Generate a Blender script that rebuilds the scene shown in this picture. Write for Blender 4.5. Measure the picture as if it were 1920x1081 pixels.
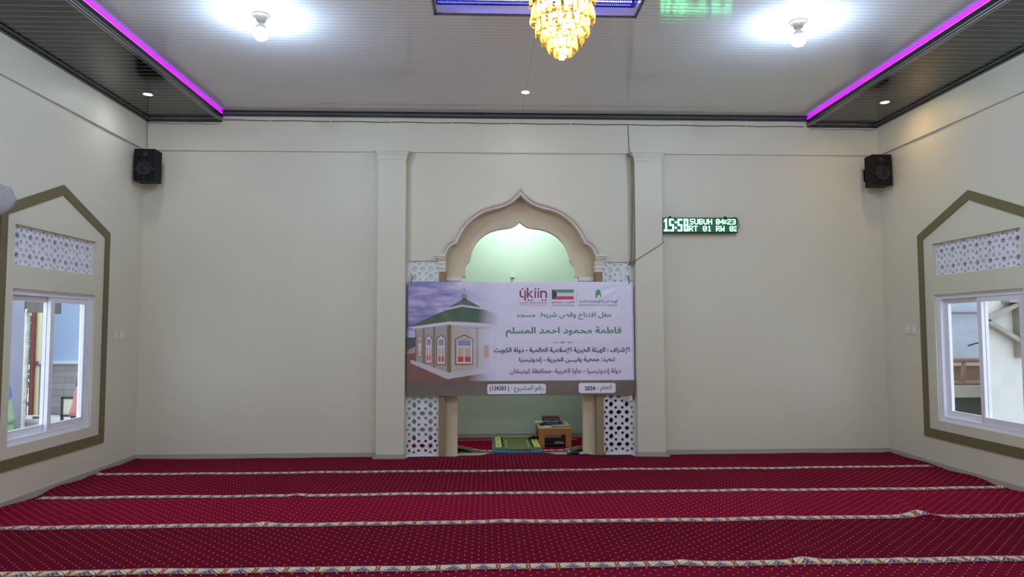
import bpy, bmesh, math, random
from mathutils import Vector, Matrix
from mathutils.geometry import tessellate_polygon
random.seed(7)
PI = math.pi
SC = bpy.context.scene
COL = SC.collection
for _o in list(bpy.data.objects):
    bpy.data.objects.remove(_o)

# ------------------------------------------------------------------ camera, world, exposure
FPX, YAW, PITCH, ROLL = 1292.08, 0.038407, 0.059231, -0.00227
CAM = Vector((-0.451, -9.057, 1.645))
cy_, sy_, cp_, sp_ = math.cos(YAW), math.sin(YAW), math.cos(PITCH), math.sin(PITCH)
fw = Vector((sy_*cp_, cy_*cp_, sp_)); r0 = Vector((cy_, -sy_, 0)); u0 = r0.cross(fw)
rt = r0*math.cos(ROLL) + u0*math.sin(ROLL); up = -r0*math.sin(ROLL) + u0*math.cos(ROLL)
cd = bpy.data.cameras.new('camera'); cam = bpy.data.objects.new('camera', cd); COL.objects.link(cam)
cd.sensor_width = 36; cd.lens = FPX/1920*36; cd.clip_start = 0.05; cd.clip_end = 200
mw = Matrix.Identity(4)
for i in range(3):
    mw[i][0], mw[i][1], mw[i][2], mw[i][3] = rt[i], up[i], -fw[i], CAM[i]
cam.matrix_world = mw
SC.camera = cam

w = bpy.data.worlds.new('overcast_sky'); SC.world = w; w.use_nodes = True
bg = w.node_tree.nodes['Background']; bg.inputs[0].default_value = (0.80, 0.90, 1.0, 1); bg.inputs[1].default_value = 2.2
SC.view_settings.view_transform = 'Standard'; SC.view_settings.look = 'None'
SC.view_settings.exposure = 0.33; SC.view_settings.gamma = 1.0; SC.view_settings.use_curve_mapping = False
try:
    SC.cycles.max_bounces = 10; SC.cycles.diffuse_bounces = 5; SC.cycles.glossy_bounces = 4
    SC.cycles.transparent_max_bounces = 12; SC.cycles.sample_clamp_indirect = 6.0
    SC.cycles.use_denoising = True; SC.cycles.caustics_reflective = False; SC.cycles.caustics_refractive = False
except Exception:
    pass
BULB_E, DOWN_E, STRIP_E, TRAY_E, CHAND_E, NICHE_E, LED_E = 420.0, 200.0, 1.7, 22.0, 620.0, 310.0, 20.0

# ------------------------------------------------------------------ helpers
def lin(c):
    return tuple((v/255/12.92 if v/255 <= 0.04045 else ((v/255+0.055)/1.055)**2.4) for v in c)

class NT:
    def __init__(s, name):
        s.m = bpy.data.materials.new(name); s.m.use_nodes = True
        s.t = s.m.node_tree; s.p = s.t.nodes['Principled BSDF']; s.out = s.t.nodes['Material Output']
    def n(s, typ, **k):
        x = s.t.nodes.new(typ)
        for a, b in k.items(): setattr(x, a, b)
        return x
    def l(s, a, b): s.t.links.new(a, b)
    def math(s, op, a, b=None, c=None):
        x = s.n('ShaderNodeMath', operation=op)
        for i, v in enumerate((a, b, c)):
            if v is None: continue
            if isinstance(v, (int, float)): x.inputs[i].default_value = v
            else: s.l(v, x.inputs[i])
        return x.outputs[0]
    def mix(s, f, a, b):
        x = s.n('ShaderNodeMix', data_type='RGBA')
        for i, v in ((0, f), (6, a), (7, b)):
            if isinstance(v, (int, float)): x.inputs[i].default_value = v
            elif isinstance(v, tuple): x.inputs[i].default_value = tuple(v)[:3]+(1,)
            else: s.l(v, x.inputs[i])
        return x.outputs[2]
    def obj(s):
        return s.n('ShaderNodeTexCoord').outputs['Object']
    def xyz(s):
        x = s.n('ShaderNodeSeparateXYZ'); s.l(s.obj(), x.inputs[0]); return x.outputs
    def noise(s, scale, detail=3, vec=None, rough=0.5):
        x = s.n('ShaderNodeTexNoise'); x.inputs['Scale'].default_value = scale
        x.inputs['Detail'].default_value = detail; x.inputs['Roughness'].default_value = rough
        s.l(vec if vec is not None else s.obj(), x.inputs['Vector']); return x.outputs[0]
    def bump(s, h, strength, dist=0.01):
        x = s.n('ShaderNodeBump'); x.inputs['Strength'].default_value = strength; x.inputs['Distance'].default_value = dist
        s.l(h, x.inputs['Height']); s.l(x.outputs[0], s.p.inputs['Normal'])
    def base(s, c):
        if isinstance(c, tuple): s.p.inputs['Base Color'].default_value = c[:3]+(1,)
        else: s.l(c, s.p.inputs['Base Color'])
    def set(s, rough=.5, metal=0, spec=.5, coat=0):
        s.p.inputs['Roughness'].default_value = rough; s.p.inputs['Metallic'].default_value = metal
        s.p.inputs['Specular IOR Level'].default_value = spec; s.p.inputs['Coat Weight'].default_value = coat
        s.p.inputs['Coat Roughness'].default_value = 0.05

def M(name, c, rough=.5, metal=0, spec=.5, var=0.08, vs=12, bump=0, bs=60, coat=0):
    t = NT(name); c = lin(c); t.set(rough, metal, spec, coat)
    dk = tuple(v*(1-var) for v in c); lt = tuple(min(1, v*(1+var)) for v in c)
    t.base(t.mix(t.noise(vs), dk, lt))
    if bump: t.bump(t.noise(bs, 4), bump)
    return t.m

def ME(name, c, strength, fac_var=0.0):
    t = NT(name); c = lin(c); t.base((0.02, 0.02, 0.02))
    t.p.inputs['Emission Color'].default_value = c+(1,); t.p.inputs['Emission Strength'].default_value = strength
    return t.m

class MB:
    def __init__(s): s.v, s.f, s.mi, s.sm = [], [], [], []
    def add(s, vs, fs, mi=0, smooth=False):
        o = len(s.v); s.v += [tuple(v) for v in vs]
        for f in fs: s.f.append([o+i for i in f]); s.mi.append(mi); s.sm.append(smooth)
        return s
    def box(s, x0, x1, y0, y1, z0, z1, mi=0):
        x0, x1 = sorted((x0, x1)); y0, y1 = sorted((y0, y1)); z0, z1 = sorted((z0, z1))
        vs = [(x, y, z) for z in (z0, z1) for y in (y0, y1) for x in (x0, x1)]
        return s.add(vs, [(0,2,3,1),(4,5,7,6),(0,1,5,4),(2,6,7,3),(0,4,6,2),(1,3,7,5)], mi)
    def prism(s, poly, plane, a, b, mi=0, holes=(), smooth=False, cap=True):
        def P(u, v, d): return {'xz': (u, d, v), 'yz': (d, u, v), 'xy': (u, v, d)}[plane]
        loops = [list(poly)]+[list(h) for h in holes]
        flat = [p for L in loops for p in L]; n = len(flat)
        vs = [P(u, v, a) for u, v in flat]+[P(u, v, b) for u, v in flat]
        fs = []
        if cap:
            tri = tessellate_polygon([[Vector((u, v, 0)) for u, v in L] for L in loops])
            for t in tri: fs.append(tuple(t)); fs.append(tuple(n+i for i in reversed(t)))
        s.add(vs, fs, mi)
        o = 0; fs = []
        for L in loops:
            m = len(L)
            for i in range(m):
                j = (i+1) % m; fs.append((o+i, o+j, n+o+j, n+o+i))
            o += m
        s.add(vs, fs, mi, smooth); return s
    def poly(s, pts, mi=0):          # flat polygon, 3D points, concave allowed
        tri = tessellate_polygon([[Vector(p) for p in pts]])
        return s.add(pts, [tuple(t) for t in tri], mi)
    def tube(s, pts, r, n=8, mi=0, caps=True):
        pts = [Vector(p) for p in pts]; rs = r if isinstance(r, (list, tuple)) else [r]*len(pts)
        t0 = (pts[1]-pts[0]).normalized()
        a = t0.orthogonal().normalized(); vs = []; fs = []
        for i, p in enumerate(pts):
            t = (pts[min(i+1, len(pts)-1)]-pts[max(i-1, 0)]).normalized()
            a = (a-t*a.dot(t)).normalized(); b = t.cross(a)
            for k in range(n):
                g = 2*PI*k/n; vs.append(p+(a*math.cos(g)+b*math.sin(g))*rs[i])
        for i in range(len(pts)-1):
            for k in range(n):
                k2 = (k+1) % n; fs.append((i*n+k, i*n+k2, (i+1)*n+k2, (i+1)*n+k))
        s.add(vs, fs, mi, True)
        if caps: s.add(vs[:n], [tuple(range(n))[::-1]], mi); s.add(vs[-n:], [tuple(range(n))], mi)
        return s
    def lathe(s, prof, c=(0, 0, 0), n=24, mi=0, axis='z', smooth=True, sx=1, sy=1, cap=True):
        vs = []; fs = []
        for r, h in prof:
            for k in range(n):
                g = 2*PI*k/n; a, b = r*math.cos(g)*sx, r*math.sin(g)*sy
                q = {'z': (a, b, h), 'x': (h, a, b), 'y': (a, h, b)}[axis]
                vs.append((c[0]+q[0], c[1]+q[1], c[2]+q[2]))
        for i in range(len(prof)-1):
            for k in range(n):
                k2 = (k+1) % n; fs.append((i*n+k, i*n+k2, (i+1)*n+k2, (i+1)*n+k))
        s.add(vs, fs, mi, smooth)
        for i in ((0, len(prof)-1) if cap else ()):
            if prof[i][0] > 1e-4: s.add(vs[i*n:(i+1)*n], [tuple(range(n))], mi)
        return s
    def sphere(s, c, r, n=20, mi=0, sc=(1, 1, 1)):
        h = n//2
        vs = []; fs = []
        for i in range(h+1):
            th = PI*i/h
            for k in range(n):
                g = 2*PI*k/n
                vs.append((c[0]+r*sc[0]*math.sin(th)*math.cos(g), c[1]+r*sc[1]*math.sin(th)*math.sin(g), c[2]+r*sc[2]*math.cos(th)))
        for i in range(h):
            for k in range(n):
                k2 = (k+1) % n; fs.append((i*n+k, (i+1)*n+k, (i+1)*n+k2, i*n+k2))
        return s.add(vs, fs, mi, True)
    def grid(s, nx, ny, fn, mi=0, smooth=True):
        vs = [fn(i/nx, j/ny) for j in range(ny+1) for i in range(nx+1)]
        fs = [(j*(nx+1)+i, j*(nx+1)+i+1, (j+1)*(nx+1)+i+1, (j+1)*(nx+1)+i) for j in range(ny) for i in range(nx)]
        return s.add(vs, fs, mi, smooth)
    def build(s, name, mats, parent=None, fix=True, bevel=0, weld=True):
        me = bpy.data.meshes.new(name)
        off = Vector(parent.get('_o', (0, 0, 0))) if parent else Vector((0, 0, 0))
        me.from_pydata([Vector(v)-off for v in s.v], [], s.f)
        if not isinstance(mats, (list, tuple)): mats = [mats]
        for m in mats: me.materials.append(m)
        for p, i, k in zip(me.polygons, s.mi, s.sm): p.material_index = i; p.use_smooth = k
        if fix:
            bm = bmesh.new(); bm.from_mesh(me)
            if weld: bmesh.ops.remove_doubles(bm, verts=bm.verts, dist=1e-5)
            bmesh.ops.recalc_face_normals(bm, faces=bm.faces); bm.to_mesh(me); bm.free()
        o = bpy.data.objects.new(name, me); COL.objects.link(o)
        if parent: o.parent = parent
        if bevel:
            b = o.modifiers.new('bevel', 'BEVEL'); b.width = bevel; b.segments = 2; b.limit_method = 'ANGLE'
        o['_o'] = tuple(off)
        return o

def tag(o, label, cat, group=None, kind=None):
    o['label'] = label; o['category'] = cat
    if group: o['group'] = group
    if kind: o['kind'] = kind
    return o
def thing(name, loc, label, cat, group=None):
    o = bpy.data.objects.new(name, None); COL.objects.link(o); o.location = loc; o.empty_display_size = .05
    o['_o'] = tuple(loc)
    return tag(o, label, cat, group)
def struct(o, label=None, cat=None):
    o['kind'] = 'structure'
    if label: o['label'] = label
    if cat: o['category'] = cat
    return o
def copy_thing(root, loc):
    r = root.copy(); COL.objects.link(r); r.location = loc
    for ch in list(root.children):
        c = ch.copy(); COL.objects.link(c); c.parent = r
        for g in list(ch.children):
            d = g.copy(); COL.objects.link(d); d.parent = c
    return r
def spline(pts, n=6):
    out = []
    for i in range(len(pts)-1):
        p0 = pts[max(i-1, 0)]; p1 = pts[i]; p2 = pts[i+1]; p3 = pts[min(i+2, len(pts)-1)]
        for k in range(n):
            t = k/n
            out.append(tuple(0.5*((2*b)+(-a+c)*t+(2*a-5*b+4*c-d)*t*t+(-a+3*b-3*c+d)*t**3) for a, b, c, d in zip(p0, p1, p2, p3)))
    out.append(tuple(pts[-1])); return out
def sstep(a, b, x):
    t = max(0, min(1, (x-a)/(b-a))); return t*t*(3-2*t)

# ------------------------------------------------------------------ materials
WALL = M('cream_wall_paint', (215, 209, 190), .42, 0, .4, .025, 1.5, .12, 120)
TAN = M('tan_arch_paint', (216, 199, 172), .5, 0, .4, .03, 3, .08, 120)
BROWNP = M('brown_pier_paint', (150, 130, 102), .55, 0, .3, .06, 4)
MOULD = M('pale_pink_moulding_paint', (228, 217, 208), .45, 0, .4, .02, 4)
MINT = M('pale_green_niche_paint', (205, 213, 202), .55, 0, .3, .03, 2, .05, 120)
OLIVE = M('olive_band_paint', (112, 102, 70), .5, 0, .4, .06, 8, .1, 90)
t = NT('grey_baseboard_tile'); t.set(.3, 0, .5); X, Y, Z = t.xyz()
jn = t.math('LESS_THAN', t.math('FRACT', t.math('ADD', t.math('DIVIDE', t.math('ADD', X, Y), .6), 50.13)), .008)
t.base(t.mix(jn, t.mix(t.noise(6), lin((170, 162, 155)), lin((182, 174, 166))), lin((206, 200, 194)))); BASEB = t.m
TILE = M('pale_floor_tile', (190, 184, 176), .3, 0, .5, .05, 3)
WHITEC = M('white_lattice_concrete', (232, 230, 238), .5, 0, .4, .03, 10)
WHITEF = M('white_aluminium_frame', (232, 230, 240), .3, 0, .5, .02, 5)
BLACK = M('black_plastic', (16, 16, 20), .45, 0, .5, .1, 10)
BLACKM = M('black_matte_cloth', (20, 18, 20), .9, 0, .2, .2, 20)
SILVER = M('brushed_silver', (190, 190, 196), .3, 1, .5, .05, 30)
GREYM = M('dark_grey_cone', (24, 23, 26), .6, 0, .4, .15, 40)
CREAMP = M('cream_plastic', (222, 216, 200), .4, 0, .5, .02, 8)
CABLE = M('dark_cable_rubber', (46, 42, 40), .6, 0, .3, .1, 20)
DUCT = M('brown_grey_cable_duct', (150, 138, 126), .5, 0, .4, .08, 15)
GREYCAB = M('grey_thin_cable', (120, 112, 104), .6, 0, .3, .08, 15)

def ceiling_mat(name, col, pitch, gw, gcol, rough, bump, seams=(), spec=.9):
    t = NT(name); X, Y, Z = t.xyz(); t.set(rough, 0, spec)
    fr = t.math('FRACT', t.math('DIVIDE', t.math('ADD', Y, 50.0), pitch))
    d = t.math('ABSOLUTE', t.math('SUBTRACT', fr, 0.5))
    g = t.math('GREATER_THAN', d, 0.5-gw)
    c = t.mix(t.noise(1.2), tuple(v*.95 for v in lin(col)), tuple(v*1.05 for v in lin(col)))
    c = t.mix(g, c, lin(gcol))
    for sx, sw in seams:
        m = t.math('LESS_THAN', t.math('ABSOLUTE', t.math('SUBTRACT', X, sx)), sw)
        c = t.mix(t.math('MULTIPLY', m, 0.3), c, lin((70, 66, 64)))
    t.base(c)
    h = t.math('SMOOTH_MIN', t.math('MULTIPLY', t.math('SUBTRACT', 0.5, d), 1.0), 0.10, 0.06)
    hh = t.math('ADD', h, t.math('MULTIPLY', t.math('SINE', t.math('MULTIPLY', fr, 2*PI)), 0.012))
    t.bump(hh, bump, 0.02); return t.m
CEIL = ceiling_mat('glossy_taupe_ceiling_panels', (216, 214, 217), .0667, .04, (160, 157, 156), .08, .08, ((0.03, .004),))
SOFF = ceiling_mat('glossy_black_soffit_panels', (11, 11, 13), .104, .05, (150, 148, 148), .10, .06, (), .4)
t = NT('ornate_black_silver_cornice'); t.set(.3, .0, .6)
nz = t.noise(150, 2, None, .6); k = t.math('GREATER_THAN', nz, 0.56)
t.base(t.mix(k, lin((22, 18, 24)), lin((140, 136, 142)))); t.bump(nz, .6); ORN = t.m
BLKGL = M('glossy_black_trim', (18, 16, 22), .15, 0, .6, .1, 5)

STRIPE_M = ME('magenta_led_strip_light', (190, 0, 255), STRIP_E)
TRAYBLUE = ME('blue_led_strip_light', (8, 2, 255), TRAY_E)
LEDDOT = ME('white_led_dot', (225, 235, 255), 14)
BULB = ME('cool_white_bulb_light', (196, 224, 255), BULB_E)
BULB_FILL = ME('added_fill_bulb_light', (220, 236, 255), BULB_E*1.5)  # stronger glow for the added bulbs outside the view
DOWNC = ME('cool_downlight', (235, 245, 255), DOWN_E)
DOWNW = ME('warm_downlight', (255, 214, 150), DOWN_E*1.1)
CHB = ME('warm_chandelier_bulb_light', (255, 224, 165), CHAND_E)
NICHEB = ME('niche_bulb_light', (222, 255, 250), NICHE_E)

# ------------------------------------------------------------------ setting: floor, walls, ceiling
XW, YR, ZC, ZS, ZB = 4.9, -13.0, 4.5, 4.40, 3.985
struct(MB().box(-5.05, 5.05, YR-.15, 1.65, -.12, 0).build('floor', TILE))
intr_l = [(-.98, 2.59), (-.946, 2.679), (-.893, 2.741), (-.832, 2.767)]
intr_m = [(-.832, 2.767), (-.771, 2.891), (-.701, 2.998), (-.598, 3.098), (-.489, 3.170), (-.384, 3.208), (-.257, 3.239), (-.14, 3.290), (-.06, 3.345), (.012, 3.411)]
def mirror(p, c=.012): return [(2*c-x, z) for x, z in reversed(p)]
half = spline(intr_l, 5)[:-1]+spline(intr_m, 6)
INTR = half+mirror(half)[1:]
wall_poly = [(-5.05, 0), (-1.487, 0), (-1.487, 2.545), (-1.06, 2.545), (-1.06, 2.59)]+INTR+[(1.09, 2.59), (1.09, 2.535), (1.512, 2.535), (1.512, 0), (5.05, 0), (5.05, 4.7), (-5.05, 4.7)]
struct(MB().prism(wall_poly, 'xz', 0, .15).build('wall_back', WALL))
# second plane with the smaller arch
inn_a = [(-.717, 2.355), (-.727, 2.434), (-.710, 2.500), (-.658, 2.567)]
inn_b = [(-.658, 2.567), (-.641, 2.66), (-.606, 2.753), (-.553, 2.833), (-.473, 2.907), (-.381, 2.958), (-.285, 2.988), (-.182, 3.003), (-.10, 3.018), (-.045, 3.046), (.012, 3.092)]
hin = spline(inn_a, 5)[:-1]+spline(inn_b, 6)
INN = hin+mirror(hin)[1:]
inner_poly = [(-1.02, 0), (-.824, 0), (-.824, 2.30), (-.80, 2.345), (-.717, 2.35)]+INN+[(.741, 2.35), (.824, 2.345), (.848, 2.30), (.848, 0), (1.05, 0), (1.05, 2.62), (1.05, 3.6), (-1.02, 3.6)]
struct(MB().prism(inner_poly, 'xz', .151, .27).build('wall_inner_arch', TAN))
n = MB()
n.box(-1.75, -1.6, .151, 1.65, 0, 3.6).box(1.6, 1.75, .151, 1.65, 0, 3.6).box(-1.75, 1.75, 1.5, 1.65, 0, 3.6)
struct(n.build('wall_niche', MINT))
struct(MB().box(-1.75, 1.75, .15, 1.65, 3.6, 3.7).build('ceiling_niche', MINT))
struct(MB().box(-1.6, 1.6, 1.485, 1.5, 0, .075).build('baseboard_niche', BASEB))
# piers that carry the outer arch, brown, with pale corbels
for i, (a, b) in enumerate(((-1.06, -.98), (1.004, 1.095))):
    struct(MB().box(a, b, -.012, .15, 0, 2.40).build('trim_%d' % (1+i), BROWNP))
    c = MB()
    for z0, z1, e in ((2.40, 2.44, .004), (2.445, 2.50, .008), (2.505, 2.545, .012)): c.box(a-e, b+e, -.02-e, .13, z0, z1)
    struct(c.build('trim_%d' % (3+i), MOULD))
    s = -1 if i == 0 else 1
    q = MB(); x_in = -.824 if i == 0 else .848
    ia, ib = sorted((x_in-s*.045, x_in+s*.15))
    q.box(ia, ib, .105, .26, 2.29, 2.345).box(ia+.02, ib-.0, .12, .255, 2.255, 2.285).box(ia+.035, ib, .135, .25, 2.20, 2.25)
    struct(q.build('trim_%d' % (5+i), MOULD))
# moulding that follows the outer arch
def offset(poly, d):
    out = []
    for i in range(len(poly)):
        a = poly[max(i-1, 0)]; b = poly[min(i+1, len(poly)-1)]
        tx, tz = b[0]-a[0], b[1]-a[1]; L = math.hypot(tx, tz) or 1
        out.append((poly[i][0]-tz/L*d, poly[i][1]+tx/L*d))
    return out
def arch_outer():
    a = spline([(-1.055, 2.60), (-1.021, 2.672), (-.969, 2.765), (-.882, 2.814)], 5)[:-1]
    b = spline([(-.882, 2.814), (-.831, 2.937), (-.742, 3.048), (-.632, 3.145), (-.507, 3.226), (-.349, 3.281), (-.22, 3.315), (-.10, 3.385), (.012, 3.522)], 6)
    b = b[:len(half)-len(a)] if len(a)+len(b) > len(half) else b
    h = a+b; return h
ho = arch_outer()
def resample(p, n):
    L = [0]
    for a, b in zip(p, p[1:]): L.append(L[-1]+math.hypot(b[0]-a[0], b[1]-a[1]))
    out = []
    for k in range(n):
        s = L[-1]*k/(n-1); j = max(i for i in range(len(L)) if L[i] <= s+1e-9); j = min(j, len(p)-2)
        t = (s-L[j])/max(L[j+1]-L[j], 1e-9); out.append((p[j][0]+(p[j+1][0]-p[j][0])*t, p[j][1]+(p[j+1][1]-p[j][1])*t))
    return out
# section by section so that the cusps stay sharp
ia = resample(spline(intr_l, 5), 12); ib = resample(spline(intr_m, 6), 40)
oa = resample(spline([(-1.055, 2.60), (-1.021, 2.672), (-.969, 2.765), (-.882, 2.814)], 5), 12)
ob = resample(spline([(-.882, 2.814), (-.831, 2.937), (-.742, 3.048), (-.632, 3.145), (-.507, 3.226), (-.349, 3.281), (-.22, 3.315), (-.10, 3.385), (.012, 3.522)], 6), 40)
I2 = ia[:-1]+ib; O2 = oa[:-1]+ob
I2 = I2+mirror(I2)[1:]; O2 = O2+mirror(O2)[1:]
mo = MB()
prof = [(0.0, -.0), (0.0, -.045), (.12, -.05), (.14, -.06), (.42, -.062), (.45, -.048), (.55, -.05), (.58, -.075), (.78, -.085), (.97, -.092), (1.0, -.085), (1.0, 0.0)]
vs = []
for (p, q) in zip(I2, O2):
    for f, y in prof: vs.append((p[0]+(q[0]-p[0])*f, y, p[1]+(q[1]-p[1])*f))
m_ = len(prof); fs = [(i*m_+k, i*m_+k+1, (i+1)*m_+k+1, (i+1)*m_+k) for i in range(len(I2)-1) for k in range(m_-1)]
mo.add(vs, fs)
for s, x0, x1 in ((-1, -1.055, -.975), (1, 1.0, 1.08)):
    for z0, z1, e, y in ((2.60, 2.628, .062, -.092), (2.575, 2.60, .048, -.075), (2.550, 2.575, .02, -.05)):
        a, b = (x0-e, x1) if s < 0 else (x0, x1+e)
        mo.box(a, b, y, .0, z0, z1)
struct(mo.build('trim_7', MOULD))
# ledge strips above the lattices
struct(MB().box(-1.487, -1.06, -.006, 0, 2.545, 2.585).box(1.095, 1.512, -.006, 0, 2.535, 2.575).build('trim_8', WALL))
# side and rear walls with window and transom openings
WY0, WY1, WZ0, WZ1, TZ0, TZ1 = -2.40, -1.035, .56, 2.045, 2.27, 2.655
for s, nm in ((-1, 'wall_left'), (1, 'wall_right')):
    b = MB(); xa, xb = s*XW, s*(XW+.15)
    b.box(xa, xb, WY1, .15, 0, 4.7).box(xa, xb, YR, WY0, 0, 4.7)
    for z0, z1 in ((0, WZ0), (WZ1, TZ0), (TZ1, 4.7)): b.box(xa, xb, WY0, WY1, z0, z1)
    struct(b.build(nm, WALL))
    struct(MB().box(s*XW, s*(XW-.03), YR, -.0, ZB, 4.6).build('trim_%d' % (9 if s < 0 else 10), WALL))
    struct(MB().box(s*XW, s*(XW-.012), YR, 0, 0, .068).build('baseboard_left' if s < 0 else 'baseboard_right', BASEB))
struct(MB().box(-5.05, 5.05, YR-.15, YR, 0, 4.7).build('wall_rear', WALL))
struct(MB().box(-XW+.03, XW-.03, -.03, 0, ZB, 4.6).build('trim_11', WALL))
struct(MB().box(-XW, -1.86, -.012, 0, 0, .068).build('baseboard_back_left', BASEB))
struct(MB().box(1.88, XW, -.012, 0, 0, .068).build('baseboard_back_right', BASEB))
# pilasters with stepped capitals
for i, (a, b) in enumerate(((-1.845, -1.487), (1.512, 1.868))):
    p = MB(); p.box(a, b, -.15, 0, 0, 3.85)
    for z0, z1, e in ((3.85, 3.862, .006), (3.862, 3.905, .012), (3.905, 3.93, .022), (3.93, 3.955, .035), (3.955, 3.985, .05)):
        p.box(a-e, b+e, -.15-e, 0, z0, z1)
    struct(p.build('trim_%d' % (12+i), WALL))
    struct(MB().box(a-.006, b+.006, -.162, 0, 0, .068).build('baseboard_pilaster_%s' % ('left', 'right')[i], BASEB))
# ceiling with the tray opening
TX0, TX1, TY1, TY0 = -.915, .93, -2.935, -7.2
c = MB(); c.box(-5.05, 5.05, TY1, .15, ZC, ZC+.09).box(-5.05, 5.05, YR, TY0, ZC, ZC+.09)
c.box(-5.05, TX0, TY0, TY1, ZC, ZC+.09).box(TX1, 5.05, TY0, TY1, ZC, ZC+.09)
struct(c.build('ceiling', CEIL))
TRW = M('glossy_lavender_white_tray', (214, 206, 226), .12, 0, .6, .02, 3)
tr = MB()
e = .02
for (x0, x1, y0, y1) in ((TX0, TX1, TY1-e, TY1), (TX0, TX1, TY0, TY0+e), (TX0, TX0+e, TY0, TY1), (TX1-e, TX1, TY0, TY1)):
    tr.box(x0, x1, y0, y1, ZC+.004, ZC+.082, 0)
    tr.box(x0-.012, x1+.012, y0-.004, y1+.004, ZC+.082, ZC+.092, 1); tr.box(x0-.004, x1+.004, y0-.004, y1+.004, ZC-.005, ZC+.005, 2)
struct(tr.build('trim_14', [TRW, BLKGL, ORN]))
rc = MB(); o_ = .16
rc.box(TX0-o_, TX1+o_, TY0-o_, TY1+o_, ZC+.26, ZC+.30)
for (x0, x1, y0, y1) in ((TX0-o_, TX1+o_, TY1+o_, TY1+o_+.03), (TX0-o_, TX1+o_, TY0-o_-.03, TY0-o_), (TX0-o_-.03, TX0-o_, TY0-o_, TY1+o_), (TX1+o_, TX1+o_+.03, TY0-o_, TY1+o_)):
    rc.box(x0, x1, y0, y1, ZC+.09, ZC+.30)
struct(rc.build('ceiling_tray', M('dark_glossy_tray_panel', (58, 56, 92), .15, 0, .5, .03, 3)))
# soffits and cornices
for s, nm in ((-1, 'left'), (1, 'right')):
    struct(MB().box(s*3.92, s*XW, YR, -.03, ZS, ZS+.02).build('ceiling_soffit_%s' % nm, SOFF))
    f = MB()
    f.box(s*3.885, s*3.893, YR, -.03, ZS-.03, ZS-.018, 0).box(s*3.893, s*3.915, YR, -.03, ZS-.028, ZS-.018, 1).box(s*3.915, s*3.925, YR, -.03, ZS-.03, ZS-.018, 0).box(s*3.892, s*3.93, YR, -.03, ZS-.018, ZS-.006, 1).box(s*3.885, s*3.925, YR, -.03, ZS-.006, ZS+.008, 0)
    f.box(s*3.89, s*3.92, YR, -.03, ZS+.008, ZS+.056, 1).box(s*3.884, s*3.922, YR, -.03, ZS+.056, ZS+.061, 2)
    struct(f.build('trim_%d' % (15 if s < 0 else 16), [SILVER, BLKGL, WHITEF]))
    k = MB()
    k.box(s*4.80, s*4.85, YR, -.03, ZS-.008, ZS, 1).box(s*4.80, s*4.812, YR, -.03, ZS-.018, ZS-.006, 0)
    k.box(s*4.812, s*4.87, YR, -.03, ZS-.028, ZS, 2).box(s*4.83, s*4.87, YR, -.03, ZS-.04, ZS-.028, 1)
    k.box(s*4.90, s*3.92, -.03, -.085, ZS-.01, ZS, 0); k.box(s*4.87, s*3.90, -.03, -.07, ZS-.032, ZS-.006, 2); k.box(s*4.87, s*3.90, -.03, -.06, ZS-.04, ZS-.032, 1)
    struct(k.build('trim_%d' % (17 if s < 0 else 18), [SILVER, BLKGL, ORN]))
k = MB(); k.box(-3.88, 3.88, -.03, -.10, ZC-.012, ZC, 1).box(-3.88, 3.88, -.03, -.08, ZC-.048, ZC-.012, 2).box(-3.88, 3.88, -.03, -.07, ZC-.06, ZC-.048, 1)
struct(k.build('trim_19', [SILVER, BLKGL, ORN]))

# ------------------------------------------------------------------ windows
PANE = NT('clear_window_glass'); PANE.t.nodes.remove(PANE.p)
tb = PANE.n('ShaderNodeBsdfTransparent'); gb = PANE.n('ShaderNodeBsdfGlossy'); gb.inputs['Roughness'].default_value = .02
tb.inputs[0].default_value = (.95, .97, .98, 1)
mx = PANE.n('ShaderNodeMixShader'); mx.inputs[0].default_value = .05
PANE.l(tb.outputs[0], mx.inputs[1]); PANE.l(gb.outputs[0], mx.inputs[2]); PANE.l(mx.outputs[0], PANE.out.inputs[0]); PANE = PANE.m
def star(cx, cz, R, r, n=8, rot=0):
    return [(cx+(R if i % 2 == 0 else r)*math.cos(rot+PI*i/n), cz+(R if i % 2 == 0 else r)*math.sin(rot+PI*i/n)) for i in range(2*n)]
def loz(cx, cz, L, W_, vert):
    p = [(-L, 0), (-L*.42, W_*.82), (0, W_), (L*.42, W_*.82), (L, 0), (L*.42, -W_*.82), (0, -W_), (-L*.42, -W_*.82)]
    if vert: p = [(b, a) for a, b in p]
    return [(cx+a, cz+b) for a, b in p]
def clip(poly, x0, x1, z0, z1):
    for ax, v, sg in ((0, x0, 1), (0, x1, -1), (1, z0, 1), (1, z1, -1)):
        out = []
        for i in range(len(poly)):
            a, b = poly[i-1], poly[i]; da, db = sg*(a[ax]-v), sg*(b[ax]-v)
            if (da > 1e-9) != (db > 1e-9):
                t = da/(da-db); out.append((a[0]+(b[0]-a[0])*t, a[1]+(b[1]-a[1])*t))
            if db > 1e-9: out.append(b)
        poly = out
        if not poly: return None
    # drop slivers
    A = abs(sum(poly[i-1][0]*poly[i][1]-poly[i][0]*poly[i-1][1] for i in range(len(poly))))/2
    return poly if A > 1.2e-4 and len(poly) > 2 else None
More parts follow.
